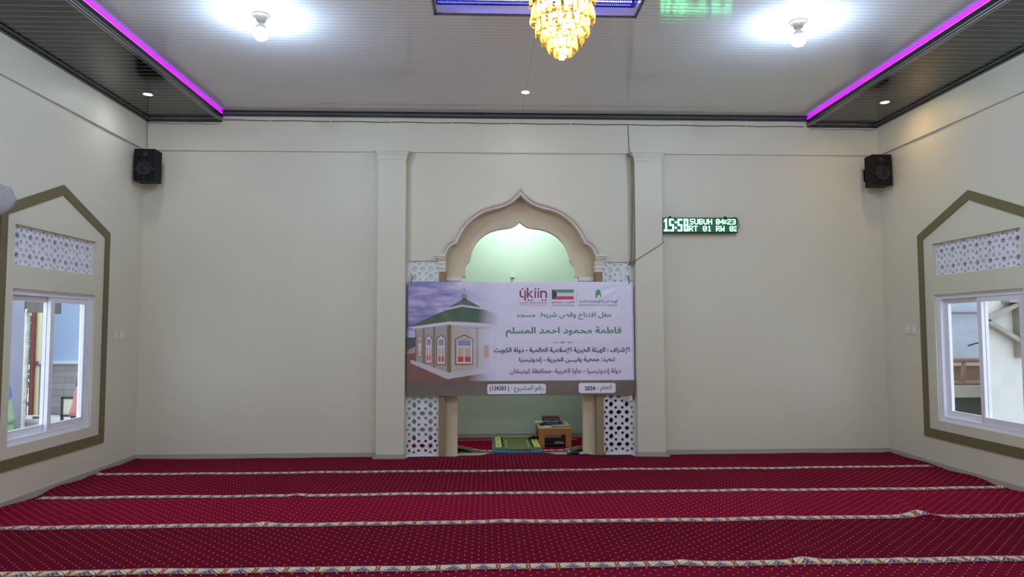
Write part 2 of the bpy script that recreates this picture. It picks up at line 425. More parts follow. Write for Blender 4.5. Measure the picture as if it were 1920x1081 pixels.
def lattice_holes(u0, u1, z0, z1, nx, nz, kinds='slq', inset=.012):
    px, pz = (u1-u0)/nx, (z1-z0)/nz; hs = []
    def put(p):
        q = clip(p, u0+inset, u1-inset, z0+inset, z1-inset)
        if q: hs.append(q)
    for i in range(-1, nx+1):
        for j in range(-1, nz+1):
            cx, cz = u0+(i+.5)*px, z0+(j+.5)*pz
            if 's' in kinds: put(star(cx, cz, .205*px, .112*px, 8, PI/8))
            if 'l' in kinds: put(loz(cx+px/2, cz, .2*px, .145*pz, False)); put(loz(cx, cz+pz/2, .2*pz, .145*px, True))
            if 't' in kinds and (j in (-1, nz-1)): put(loz(cx, cz+pz/2, .2*pz, .145*px, True))
            if 'q' in kinds:
                for a in (-1, 1):
                    for b in (-1, 1):
                        x, z = cx+a*.29*px, cz+b*.29*pz; h = .085
                        if 0 <= i < nx and 0 <= j < nz: put([(x-h*px, z-h*pz), (x+h*px, z-h*pz), (x+h*px, z+h*pz), (x-h*px, z+h*pz)])
    return hs
for (u0, u1, z1, lab) in ((-1.487, -1.06, 2.545, 'tall white star-pattern lattice screen left of the prayer niche'), (1.095, 1.512, 2.535, 'tall white star-pattern lattice screen right of the prayer niche')):
    b = MB(); b.prism([(u0, .0), (u1, .0), (u1, z1), (u0, z1)], 'xz', .02, .075, holes=lattice_holes(u0, u1, .035, z1, 2, 12))
    tag(b.build('lattice_screen', WHITEC), lab, 'screen', 'white lattice screens')
for s, nm in ((-1, 'left'), (1, 'right')):
    X = lambda d: s*(XW+d)
    b = MB(); rect = [(WY0, TZ0), (WY1, TZ0), (WY1, TZ1), (WY0, TZ1)]
    b.prism(rect, 'yz', X(.045), X(.075), holes=lattice_holes(WY0, WY1, TZ0, TZ1, 7, 2))
    b.prism(rect, 'yz', X(.0752), X(.10), holes=lattice_holes(WY0, WY1, TZ0, TZ1, 7, 2, 'st'))
    ls = tag(b.build('lattice_screen', WHITEC), 'low white star-pattern lattice panel above the %s window' % nm, 'screen', 'white lattice screens')
    MB().box(X(.102), X(.106), WY0, WY1, TZ0, TZ1).build('fly_screen', GREYM, ls)['label'] = 'dark fly screen behind the lattice'
    # pointed olive band
    yc = -1.695
    out = [(yc-.92, .345), (yc+.92, .345), (yc+.92, 2.79), (yc, 3.175), (yc-.92, 2.79)]
    inn = [(yc-.825, .45), (yc+.825, .45), (yc+.825, 2.725), (yc, 3.067), (yc-.825, 2.725)]
    struct(MB().prism(out, 'yz', X(-.014), X(0), holes=[inn]).build('trim_%d' % (20 if s < 0 else 21), OLIVE))
    # sliding window
    wr = bpy.data.objects.new('window_%d' % (1 if s < 0 else 2), None); COL.objects.link(wr); wr.location = (X(.05), (WY0+WY1)/2, WZ0); wr['_o'] = tuple(wr.location)
    struct(wr, 'white aluminium sliding window in the %s wall under a star lattice' % nm, 'window')
    f = MB(); w1 = .055
    for (y0, y1, z0, z1) in ((WY0, WY0+w1, WZ0, WZ1), (WY1-w1, WY1, WZ0, WZ1), (WY0+w1, WY1-w1, WZ0, WZ0+w1), (WY0+w1, WY1-w1, WZ1-w1, WZ1)):
        f.box(X(.035), X(.13), y0, y1, z0, z1)
    f.prism([(WY0, WZ0), (WY1, WZ0), (WY1, WZ1), (WY0, WZ1)], 'yz', X(.025), X(.0348), holes=[[(WY0+.018, WZ0+.018), (WY1-.018, WZ0+.018), (WY1-.018, WZ1-.018), (WY0+.018, WZ1-.018)]])
    f.build('window_frame', WHITEF, wr)
    ym = (WY0+WY1)/2
    # inner sash is the one nearer the camera on the right window, the far one on the left window
    for (ya, yb, d) in ((WY0+w1, ym+.03, .045 if s > 0 else .088), (ym-.03, WY1-w1, .088 if s > 0 else .045)):
        q = MB(); v = .06; z0, z1 = WZ0+w1, WZ1-w1
        for (y0, y1, a, b2) in ((ya, ya+v, z0, z1), (yb-v, yb, z0, z1), (ya+v, yb-v, z0, z0+.07), (ya+v, yb-v, z1-.055, z1)):
            q.box(X(d), X(d+.035), y0, y1, a, b2)
        sh = q.build('sash', WHITEF, wr)
        pn = MB().box(X(d+.015), X(d+.019), ya+v-.01, yb-v+.01, z0+.06, z1-.045).build('pane', PANE, sh)
    MB().box(X(.037), X(.045), ym-.014, ym+.014, WZ0+.075, WZ0+.16).build('latch', CREAMP, wr)

# ------------------------------------------------------------------ carpets
def carpet_mat(name, c, dots=True):
    t = NT(name); t.set(1.0, 0, .02); X, Y, Z = t.xyz()
    c = lin(c); nz = t.noise(90, 3)
    base = t.mix(nz, tuple(v*.78 for v in c), tuple(v*1.2 for v in c))
    def cell(ox, oy):
        a = t.math('SUBTRACT', t.math('FRACT', t.math('ADD', t.math('DIVIDE', X, .10), 100+ox)), .5)
        b = t.math('SUBTRACT', t.math('FRACT', t.math('ADD', t.math('DIVIDE', Y, .094), 100+oy)), .5)
        d = t.math('ADD', t.math('MULTIPLY', a, a), t.math('MULTIPLY', t.math('MULTIPLY', b, b), 1.0))
        return t.math('LESS_THAN', d, .0040)
    if dots:
        m = t.math('MAXIMUM', cell(0, 0), cell(.5, .5))
        base = t.mix(t.math('MULTIPLY', m, .8), base, lin((232, 160, 150)))
    t.base(base); t.p.inputs['Sheen Weight'].default_value = .0; t.p.inputs['Sheen Roughness'].default_value = .4
    t.p.inputs['Sheen Tint'].default_value = (.9, .25, .35, 1)
    t.bump(t.noise(400, 2), .3, .004); return t.m
CP = [carpet_mat('red_carpet_nap_sheen_%s' % n, c) for n, c in (('crimson', (110, 17, 40)), ('ruby', (110, 16, 40)), ('scarlet', (130, 18, 46)), ('wine', (102, 16, 37)), ('dark_red', (116, 17, 44)))]  # row reds differ: sheen from the pile direction is painted into each base colour
NAVY = M('navy_border_yarn', (74, 68, 86), .95, 0, .1, .3, 60)
CREAMY = M('cream_border_yarn', (226, 210, 170), .95, 0, .1, .12, 60)
LILAC = M('lilac_grey_border_yarn', (182, 176, 190), .95, 0, .1, .15, 60)
RUST = M('rust_border_yarn', (140, 40, 26), .95, 0, .1, .15, 60)
DKBR = M('dark_brown_border_yarn', (70, 28, 24), .95, 0, .1, .15, 60)
ridges = [((-2.32, -3.02), (-2.30, -2.05), .018, .075), ((-1.18, -4.0), (-1.11, -3.2), .012, .07), ((3.43, -2.2), (3.34, -3.05), .018, .08),
          ((1.80, -4.12), (1.90, -3.95), .03, .09), ((2.2, -2.3), (2.1, -3.2), .006, .1), ((-2.76, -4.1), (-2.8, -3.5), .006, .06), ((3.42, -3.22), (3.30, -3.0), .03, .10),
          ((-4.4, -3.2), (-3.9, -2.4), .008, .08), ((2.5, -4.2), (2.7, -3.4), .007, .08), ((-.5, -3.6), (-.1, -2.5), .004, .1), ((4.3, -3.1), (4.6, -2.3), .012, .08), ((4.42, -4.3), (4.3, -4.0), .016, .07), ((.9, -4.25), (1.0, -3.9), .01, .06)]
def hfloor(x, y):
    h = .012+.0022*math.sin(2.1*x+1.3*y)+.0016*math.sin(5.3*x-.7*y+1)+.0012*math.sin(9*x+3*y)
    for (a, b, A, W_) in ridges:
        dx, dy = b[0]-a[0], b[1]-a[1]; L2 = dx*dx+dy*dy
        t = max(0, min(1, ((x-a[0])*dx+(y-a[1])*dy)/L2)); d2 = (x-a[0]-t*dx)**2+(y-a[1]-t*dy)**2
        h += A*math.exp(-d2/(W_*W_))*(1-.25*abs(2*t-1))
    h += .012*sstep(4.80, 4.875, abs(x))*(1+.6*math.sin(y*7))
    return h
def border_tile(mb, u0, P, y0, H, zf):
    # one repeat of the woven border; u in [-.5,.5], v in [0,1]
    def p(u, v, k): x, y = u0+u*P, y0+v*H; return (x, y, zf(x, y)+.0016+.0008*k)
    def band(c1, c2, mi, k):
        n = len(c1)
        for i in range(n-1): mb.add([p(*c1[i], k), p(*c1[i+1], k), p(*c2[i+1], k), p(*c2[i], k)], [(0, 1, 2, 3)], mi)
    def disc(u, v, ru, rv, mi, k, n=8): mb.add([p(u+ru*math.cos(2*PI*i/n), v+rv*math.sin(2*PI*i/n), k) for i in range(n)], [tuple(range(n))], mi)
    U = [-.5+i/10 for i in range(11)]
    for v in (0, .25, .5, .75): band([(u, v) for u in U], [(u, v+.25) for u in U], 0, 0)
    for i in range(8):
        a = -.5+i/8
        for v in (.02, .90): band([(a+.01, v), (a+.115, v)], [(a+.03, v+.08), (a+.095, v+.08)], 2, 1)
    for s in (-1, 1):
        T = [i/7 for i in range(8)]
        c0 = [(s*(.07+.43*t), .14+.70*math.sin(t*PI/2)**.9) for t in T]
        c1 = [(s*(.10+.40*t), .10+.70*math.sin(t*PI/2)-.22*math.sin(t*PI)) for t in T]
        c2 = [(s*(.125+.375*t), .06+.70*math.sin(t*PI/2)-.29*math.sin(t*PI)) for t in T]
        band(c0, c1, 1, 1); band(c1, c2, 4, 1)
        ctop = [(s*(.07+.43*t), .88) for t in T]; cm = [(s*(.07+.43*t), max(.30+.58*t, .14+.70*math.sin(t*PI/2)**.9+.05)) for t in T]
        band(ctop, [(a, min(b, .88)) for a, b in cm], 1, 1)
        for (u, v) in ((.33, .22), (.42, .44), (.22, .12)):
            disc(s*u, v, .055, .11, 2, 1); disc(s*u, v, .018, .035, 3, 2, 6)
    for (u, v) in ((.5, .62), (.5, .2)):
        for s in (-1, 1): disc(s*u, v, .04, .09, 2, 1, 6)
    band([(-.055, .08), (.055, .08)], [(-.085, .88), (.085, .88)], 3, 2)
    for v in (.2, .42, .64, .82): disc(0, v, .034, .06, 1, 3, 8)
YS = [-.02, -1.035, -2.14, -3.17, -4.275, -5.36]
row_lab = ['red dotted prayer carpet row lying against the niche wall', 'red dotted prayer carpet row, second from the niche wall', 'red prayer carpet row with bright nap sheen painted in, third from the niche wall', 'red prayer carpet row with darker nap shading painted in, fourth from the niche wall', 'red carpet row at the bottom edge nearest the camera']
def yfar(r, x):
    if r: return YS[r]
    if -1.90 < x < -1.44 or 1.465 < x < 1.92: return -.17
    return .05+.13*sstep(-.52, -.40, x)*sstep(.48, .36, x) if -.8 < x < .84 else -.022
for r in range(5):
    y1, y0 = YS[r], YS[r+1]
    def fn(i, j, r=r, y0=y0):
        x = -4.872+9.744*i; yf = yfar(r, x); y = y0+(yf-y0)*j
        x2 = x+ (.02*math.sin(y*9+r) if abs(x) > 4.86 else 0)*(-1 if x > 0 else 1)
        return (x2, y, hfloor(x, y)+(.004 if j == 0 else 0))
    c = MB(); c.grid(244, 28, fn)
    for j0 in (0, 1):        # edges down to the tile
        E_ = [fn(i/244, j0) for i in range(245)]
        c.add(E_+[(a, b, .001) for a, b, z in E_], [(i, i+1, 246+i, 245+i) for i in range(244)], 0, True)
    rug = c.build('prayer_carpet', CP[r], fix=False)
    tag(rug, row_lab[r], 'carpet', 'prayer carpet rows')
    b = MB(); P = .2065
    nt = int(9.72/P)
    for k in range(nt): border_tile(b, -nt*P/2+(k+.5)*P-.02+.07*(r % 2), P, y0+.02, .115, hfloor)
    bo = b.build('woven_border', [NAVY, CREAMY, LILAC, RUST, DKBR], rug, fix=False); bo['label'] = 'cream and navy floral border band'

# carpet inside the niche
def hn(x, y):
    return .012+.085*sstep(.45, .85, -x)*sstep(.62, .3, y)*(x > -.95)+.06*sstep(.55, .85, x)*sstep(.62, .3, y)*(x < 1.0)
c = MB(); gx = lambda i, j: (-1.0+2.0*i, .285+1.175*j, hn(-1.0+2.0*i, .285+1.175*j))
c.grid(60, 30, gx)
E_ = [gx(i/60, 0) for i in range(61)]
c.add(E_+[(a, b+.004, z-.035 if z > .04 else .002) for a, b, z in E_], [(i, i+1, 62+i, 61+i) for i in range(60)], 1, True)
for xs in ((-1.58, -1.0), (1.0, 1.58)): c.grid(10, 20, lambda i, j: (xs[0]+(xs[1]-xs[0])*i, .30+1.16*j, .012))
JUTE = M('tan_carpet_backing', (120, 104, 80), .95, 0, .1, .3, 60)
nr = c.build('prayer_carpet', [carpet_mat('red_niche_carpet_pile', (134, 16, 44), False), JUTE], fix=False)
tag(nr, 'plain red carpet inside the niche with lifted front corners', 'carpet')
b = MB()
for k in range(9): border_tile(b, -.84+.2065*k, .2065, .30, .10, hn)
for k in range(9): border_tile(b, -.84+.2065*k, .2065, 1.24, .05, hn)
b.build('woven_border', [NAVY, CREAMY, LILAC, RUST, DKBR], nr, fix=False)

# ------------------------------------------------------------------ banner
BX0, BX1, BZ0, BZ1, BY = -1.468, 1.500, .79, 2.268, -.045
AF = {}
def _l(ch, *c): AF[ch] = c
_l('ا', 0xFE8D, 0xFE8E); _l('أ', 0xFE83, 0xFE84); _l('إ', 0xFE87, 0xFE88); _l('ة', 0xFE93, 0xFE94); _l('د', 0xFEA9, 0xFEAA); _l('ذ', 0xFEAB, 0xFEAC)
_l('ر', 0xFEAD, 0xFEAE); _l('ز', 0xFEAF, 0xFEB0); _l('و', 0xFEED, 0xFEEE)
for ch, s0 in (('ب', 0xFE8F), ('ت', 0xFE95), ('ث', 0xFE99), ('ج', 0xFE9D), ('ح', 0xFEA1), ('خ', 0xFEA5), ('س', 0xFEB1), ('ش', 0xFEB5), ('ص', 0xFEB9), ('ض', 0xFEBD), ('ط', 0xFEC1), ('ظ', 0xFEC5), ('ع', 0xFEC9), ('غ', 0xFECD), ('ف', 0xFED1), ('ق', 0xFED5), ('ك', 0xFED9), ('ل', 0xFEDD), ('م', 0xFEE1), ('ن', 0xFEE5), ('ه', 0xFEE9), ('ي', 0xFEF1), ('ئ', 0xFE89)):
    _l(ch, s0, s0+1, s0+2, s0+3)
_l('ـ', 0x640, 0x640, 0x640, 0x640)
LA = {'ا': (0xFEFB, 0xFEFC), 'إ': (0xFEF9, 0xFEFA), 'أ': (0xFEF7, 0xFEF8)}
def shape(s):
    out = []; i = 0; joined = False
    while i < len(s):
        ch = s[i]
        if ch in AF:
            if ch == 'ل' and i+1 < len(s) and s[i+1] in LA:
                out.append(chr(LA[s[i+1]][1 if joined else 0])); joined = False; i += 2; continue
            f = AF[ch]; nxt = i+1 < len(s) and s[i+1] in AF; dual = len(f) == 4
            if joined: k = 3 if dual and nxt else 1
            else: k = 2 if dual and nxt else 0
            out.append(chr(f[k])); joined = dual and nxt
        else: out.append(ch); joined = False
        i += 1
    vis = ''.join(out)[::-1]
    # digits keep their left-to-right order, brackets swap
    res = ''; num = ''
    for ch in vis:
        if ch.isdigit(): num = ch+num
        else: res += num+{'(': ')', ')': '('}.get(ch, ch); num = ''
    return res+num
_G = {}
def _raw(body, bold):
    cu = bpy.data.curves.new('lettering', 'FONT'); cu.body = body; cu.resolution_u = 3; cu.offset = bold
    o = bpy.data.objects.new('lettering', cu); COL.objects.link(o)
    bpy.context.view_layer.update()
    me = bpy.data.meshes.new_from_object(o.evaluated_get(bpy.context.evaluated_depsgraph_get()))
    vs = [tuple(v.co) for v in me.vertices]; fs = [tuple(p.vertices) for p in me.polygons]
    bpy.data.objects.remove(o); bpy.data.curves.remove(cu); bpy.data.meshes.remove(me)
    return vs, fs
def _outline(ch, bold):            # fill every outline of a letter on its own, so overlapping strokes never cancel
    cu = bpy.data.curves.new('lettering', 'FONT'); cu.body = ch; o = bpy.data.objects.new('lettering', cu); COL.objects.link(o)
    bpy.context.view_layer.update()
    dg = bpy.context.evaluated_depsgraph_get(); cv = o.evaluated_get(dg).to_curve(dg)
    loops = []
    for sp in cv.splines:
        P = []; bp = sp.bezier_points; n = len(bp)
        for k in range(n):
            a, b = bp[k], bp[(k+1) % n]; p0, p1, p2, p3 = a.co, a.handle_right, b.handle_left, b.co
            flat = (p1-p0).cross(p3-p0).length+(p2-p0).cross(p3-p0).length < 1e-5
            for t in ((0,) if flat else (0, .25, .5, .75)):
                q = p0*(1-t)**3+p1*3*t*(1-t)**2+p2*3*t*t*(1-t)+p3*t**3
                if not P or math.hypot(q.x-P[-1][0], q.y-P[-1][1]) > 1e-4: P.append((q.x, q.y))
        if len(P) > 3 and math.hypot(P[0][0]-P[-1][0], P[0][1]-P[-1][1]) < 1e-4: P.pop()
        if len(P) > 2: loops.append(P)
    bpy.data.objects.remove(o); bpy.data.curves.remove(cu)
    area = lambda P: sum(P[i-1][0]*P[i][1]-P[i][0]*P[i-1][1] for i in range(len(P)))/2
    if not loops: return [], []
    sg = 1 if area(max(loops, key=lambda P: abs(area(P)))) > 0 else -1
    if bold:
        new = []
        for P in loops:
            Q = []
            for i in range(len(P)):
                a, b = P[i-1], P[(i+1) % len(P)]; dx, dy = b[0]-a[0], b[1]-a[1]; L = math.hypot(dx, dy) or 1
                Q.append((P[i][0]+sg*dy/L*bold, P[i][1]-sg*dx/L*bold))
            new.append(Q)
        loops = new
    def inside(p, P):
        c = False
        for i in range(len(P)):
            (x0, y0), (x1, y1) = P[i-1], P[i]
            if (y0 > p[1]) != (y1 > p[1]) and p[0] < (x1-x0)*(p[1]-y0)/(y1-y0)+x0: c = not c
        return c
    outer = [P for P in loops if area(P)*sg > 0]; holes = [P for P in loops if area(P)*sg <= 0]
    V, F_ = [], []
    for P in outer:
        hs = [h for h in holes if inside(h[0], P)]
        o_ = len(V); flat = P+[q for h in hs for q in h]; V += flat
        for t in tessellate_polygon([[Vector((x, y, 0)) for x, y in L] for L in [P]+hs]): F_.append(tuple(o_+k for k in t))
    return V, F_
def _wd(body):
    xs = [v[0] for v in _raw(body, 0)[0]]; return max(xs)-min(xs)
def glyph(ch, bold):               # one letter: outline and advance
    if (ch, bold) not in _G:
        adv = _wd('|'+ch+'|')-_wd('||')
        _G[ch, bold] = (([], []) if ch == ' ' else _outline(ch, bold))+(adv,)
    return _G[ch, bold]
def text_data(body, bold=0.0):
    V, F_, x = [], [], 0.0
    for ch in body:
        vs, fs, adv = glyph(ch, bold); o = len(V)
        V += [(v[0]+x, v[1]) for v in vs]; F_ += [tuple(o+i for i in f) for f in fs]; x += adv
    return V, F_
def wav(x, z):
    u, v = (x-BX0)/(BX1-BX0), (BZ1-z)/(BZ1-BZ0)
    d = .003*math.sin(6*u+2*v)+.0012*math.sin(23*u-9*v)+.0012*math.sin(31*v+5*u)
    for cx, sg in ((BX0+.06, 1), (BX1-.06, -1)):
        dx, dz = sg*(x-cx), BZ1-.02-z; r = math.hypot(dx, dz)
        if r > .02:
            a = math.atan2(dz, dx); d += .008*math.sin(a*17)*math.exp(-r/.45)*min(1, r/.1)*(dx > -.1)
    d += .0035*math.exp(-((z-1.53-.01*math.sin(4*x))/.014)**2)*sstep(-1.4, -.5, x)
    d += .003*math.exp(-((x-.62)/.02)**2)
    return d
def drape(mb, layer, off=.0):
    bm = bmesh.new(); vv = [bm.verts.new((v[0], 0, v[1])) for v in mb.v]
    for f, mi in zip(mb.f, mb.mi):
        try: q = bm.faces.new([vv[i] for i in f]); q.material_index = mi
        except ValueError: pass
    for ax, a, b in ((0, BX0, BX1), (2, BZ0, BZ1)):
        n = int((b-a)/.03)
        for k in range(1, n):
            v = a+(b-a)*k/n; no = (1, 0, 0) if ax == 0 else (0, 0, 1); co = (v, 0, 0) if ax == 0 else (0, 0, v)
            fs = [f for f in bm.faces if min(x.co[ax] for x in f.verts) < v-1e-6 and max(x.co[ax] for x in f.verts) > v+1e-6]
            if fs:
                ge = list({x for f in fs for x in f.verts})+list({x for f in fs for x in f.edges})+fs
                bmesh.ops.bisect_plane(bm, geom=ge, plane_co=co, plane_no=no)
    bmesh.ops.triangulate(bm, faces=[f for f in bm.faces if len(f.verts) > 4])
    bm.normal_update()
    for f in bm.faces:
        if f.normal.y > 0: f.normal_flip()
    out = MB(); bm.verts.index_update()
    out.v = [(v.co.x, BY-wav(v.co.x, v.co.z)-.0011*layer-.0006, v.co.z) for v in bm.verts]
    for f in bm.faces: out.f.append([v.index for v in f.verts]); out.mi.append(f.material_index); out.sm.append(True)
    bm.free(); return out
class Flat:                        # 2D drawing surface in banner coordinates
    def __init__(s): s.v, s.f, s.mi = [], [], []
    def poly(s, pts, mi=0):
        o = len(s.v); s.v += [tuple(p) for p in pts]
        for t in tessellate_polygon([[Vector((a, b, 0)) for a, b in pts]]): s.f.append([o+i for i in t]); s.mi.append(mi)
        return s
    def mesh(s, vs, fs, mi=0):
        o = len(s.v); s.v += vs
        for f in fs: s.f.append([o+i for i in f]); s.mi.append(mi)
        return s
def PB(px, py):                    # photograph of the print -> metres on the banner sheet
    return (BX0+(px-762.3)/(1188-762.3)*(BX1-BX0), BZ1-(py-528.5)/(741-528.5)*(BZ1-BZ0))
def pc(x, y): return PB(750+x/4.2667, 510+y/4.2667)
def ph(x, y): return PB(750+x/4.7, 510+y/4.7)
def put_text(fl, body, box, mi=0, bold=0.0, conv=pc):
    vs, fs = text_data(body, bold)
    xs = [v[0] for v in vs]; zs = [v[1] for v in vs]
    (X0, Z1), (X1, Z0) = conv(box[0], box[1]), conv(box[2], box[3])
    a, b, c_, d = min(xs), max(xs), min(zs), max(zs)
    fl.mesh([(X0+(v[0]-a)/(b-a)*(X1-X0), Z0+(v[1]-c_)/(d-c_)*(Z1-Z0)) for v in vs], fs, mi)
def pmat(name, c, fade=False, noise=.06, ns=14):
    t = NT(name); t.set(.33, 0, .5); c = lin(c)
    k = t.mix(t.noise(ns, 4), tuple(v*(1-noise) for v in c), tuple(min(1, v*(1+noise)) for v in c))
    if fade:
        X, Y, Z = t.xyz(); mr = t.n('ShaderNodeMapRange'); mr.inputs[1].default_value = fade[0]; mr.inputs[2].default_value = fade[1]; t.l(X, mr.inputs[0])
        k = t.mix(mr.outputs[0], k, lin((236, 230, 252)))
    t.base(k); return t.m
# cloth: printed sky on the left melting into plain lilac
t = NT('banner_vinyl_sky_print'); t.set(.33, 0, .5); X, Y, Z = t.xyz()
mp = t.n('ShaderNodeMapping'); mp.inputs['Scale'].default_value = (1.2, 1, 5.5); mp.inputs['Rotation'].default_value = (0, .22, 0); t.l(t.obj(), mp.inputs[0])
cl = t.noise(1.6, 5, mp.outputs[0], .55); r_ = t.n('ShaderNodeValToRGB'); t.l(cl, r_.inputs[0])
er = r_.color_ramp.elements; er[0].position = .36; er[0].color = lin((124, 116, 176))+(1,); er[1].position = .68; er[1].color = lin((226, 208, 232))+(1,)
e2 = r_.color_ramp.elements.new(.5); e2.color = lin((166, 156, 208))+(1,)
mr = t.n('ShaderNodeMapRange'); mr.inputs[1].default_value = -.95; mr.inputs[2].default_value = -.28; t.l(X, mr.inputs[0])
lil = t.mix(t.noise(1.5, 2, mp.outputs[0]), lin((230, 223, 250)), lin((243, 238, 255)))
t.base(t.mix(mr.outputs[0], r_.outputs[0], lil)); SKYP = t.m
ban = thing('banner', (0, BY, BZ0), 'large lilac printed event banner stretched across the prayer niche', 'banner')
sheet = MB()
sheet.grid(110, 56, lambda i, j: (BX0+(BX1-BX0)*i, BY-wav(BX0+(BX1-BX0)*i, BZ0+(BZ1-BZ0)*j), BZ0+(BZ1-BZ0)*j-.006*math.sin(PI*i)*(1-2*j)*0))
so = sheet.build('printed_sheet', SKYP, ban, fix=False); sm_ = so.modifiers.new('thickness', 'SOLIDIFY'); sm_.thickness = .0012; sm_.offset = -1
FD = (-.68, -.36)
fl = Flat()
mats = [pmat('print_brick_paving', (142, 98, 92), FD, .25, 30), pmat('print_far_field', (84, 92, 96), FD, .2), pmat('print_roof_green', (82, 108, 88), (-.55, -.27), .35, 9), pmat('print_roof_edge', (222, 216, 232), (-.55, -.27)),
        pmat('print_house_wall', (196, 184, 180), FD, .08), pmat('print_house_wall_side', (176, 166, 168), None, .08), pmat('print_house_pillar', (138, 116, 84), FD, .1), pmat('print_plinth', (206, 200, 206), FD, .1),
        pmat('print_window_glow', (214, 180, 170), None, .12, 30), pmat('print_window_white', (226, 216, 226), None, .04), pmat('print_red_carpet', (206, 84, 66), None, .1), pmat('print_eave_shadow', (92, 84, 86), FD, .1), pmat('print_lattice', (150, 152, 176), None, .25, 60), pmat('print_dusk_glow', (196, 150, 150), FD, .2, 8), pmat('print_dome_grey', (150, 146, 158), None, .15)]
H = lambda *p: [ph(a, b) for a, b in p]
fl.poly(H((56, 690), (240, 700), (760, 880), (760, 962), (50, 962)), 0)
fl.poly(H((56, 578), (140, 578), (140, 650), (56, 690)), 1).poly(H((56, 690), (140, 660), (140, 712), (56, 720)), 13)
pic = drape(fl, 0).build('printed_ground', mats, ban, fix=False)
fl = Flat()
fl.poly(H((132, 490), (420, 455), (420, 885), (132, 785)), 5).poly(H((420, 455), (660, 470), (662, 855), (420, 885)), 4).poly(H((660, 500), (806, 500), (806, 870), (660, 845)), 4)
fl.poly(H((90, 772), (132, 780), (420, 882), (660, 840), (770, 862), (770, 885), (410, 942), (90, 800)), 7)
drape(fl, 1).build('printed_mosque', mats, ban, fix=False); fl = Flat(); fl0 = fl
fl.poly(H((60, 487), (420, 440), (420, 466), (130, 500)), 3).poly(H((420, 438), (880, 462), (880, 474), (660, 478), (420, 466)), 3)
fl.poly(H((645, 492), (880, 478), (880, 492), (650, 504)), 11)
drape(fl, 3).build('printed_fascia', mats, ban, fix=False); fl = Flat()
fl.poly(H((60, 486), (400, 336), (540, 312), (720, 330), (890, 392), (890, 462), (660, 446), (420, 436)), 2)
drape(fl, 4).build('printed_roof', mats, ban, fix=False); fl = Flat()
fl.poly(H((395, 322), (535, 290), (720, 318), (716, 332), (535, 304), (400, 338)), 3)
fl.poly(H((535, 243), (540, 230), (574, 230), (578, 243)), 11).poly(H((530, 230), (528, 208), (545, 192), (570, 192), (582, 210), (578, 230)), 14).poly(H((545, 192), (556, 178), (568, 192)), 3).poly(H((555, 180), (556, 124), (559, 124), (560, 180)), 14)
drape(fl, 6).build('printed_finial', mats, ban, fix=False); fl = Flat()
fl.poly(H((400, 326), (540, 242), (575, 240), (718, 322), (535, 294)), 2)
drape(fl, 5).build('printed_upper_roof', mats, ban, fix=False)
fl = Flat()
for a, b, y0, y1 in ((128, 138, 495, 790), (196, 208, 490, 805), (287, 301, 482, 838), (406, 442, 460, 885), (662, 680, 505, 845)):
    fl.poly(H((a, y0), (b, y0), (b, y1), (a, y1-4)), 6)
def hwin(x0, x1, y0, ys, y1, t_):
    xm = (x0+x1)/2
    fl.poly(H((x0, ys), (xm, y0), (x1, ys), (x1, y1), (x0, y1)), 6)
    fl2.poly(H((x0+t_, ys+t_*.6), (xm, y0+t_*1.2), (x1-t_, ys+t_*.6), (x1-t_, y1-t_), (x0+t_, y1-t_)), 9)
    fl3.poly(H((x0+2*t_, ys+t_), (x1-2*t_, ys+t_), (x1-2*t_, ys+(y1-ys)*.27), (x0+2*t_, ys+(y1-ys)*.27)), 12)
    for a, b in ((x0+2*t_, xm-t_*.5), (xm+t_*.5, x1-2*t_)):
        fl3.poly(H((a, ys+(y1-ys)*.34), (b, ys+(y1-ys)*.34), (b, ys+(y1-ys)*.68), (a, ys+(y1-ys)*.68)), 8).poly(H((a, ys+(y1-ys)*.68), (b, ys+(y1-ys)*.68), (b, ys+(y1-ys)*.88), (a, ys+(y1-ys)*.88)), 10)
fl2, fl3 = Flat(), Flat()
hwin(146, 190, 556, 585, 745, 7); hwin(212, 282, 552, 585, 805, 9); hwin(312, 398, 550, 585, 818, 10); hwin(475, 638, 550, 588, 820, 13)
fl2.poly(H((716, 640), (778, 632), (778, 760), (716, 755)), 9); fl3.poly(H((726, 650), (768, 645), (768, 752), (726, 748)), 8)
drape(fl, 2).build('printed_pillars', mats, ban, fix=False); drape(fl2, 3).build('printed_window_frames', mats, ban, fix=False); drape(fl3, 4).build('printed_window_panes', mats, ban, fix=False)
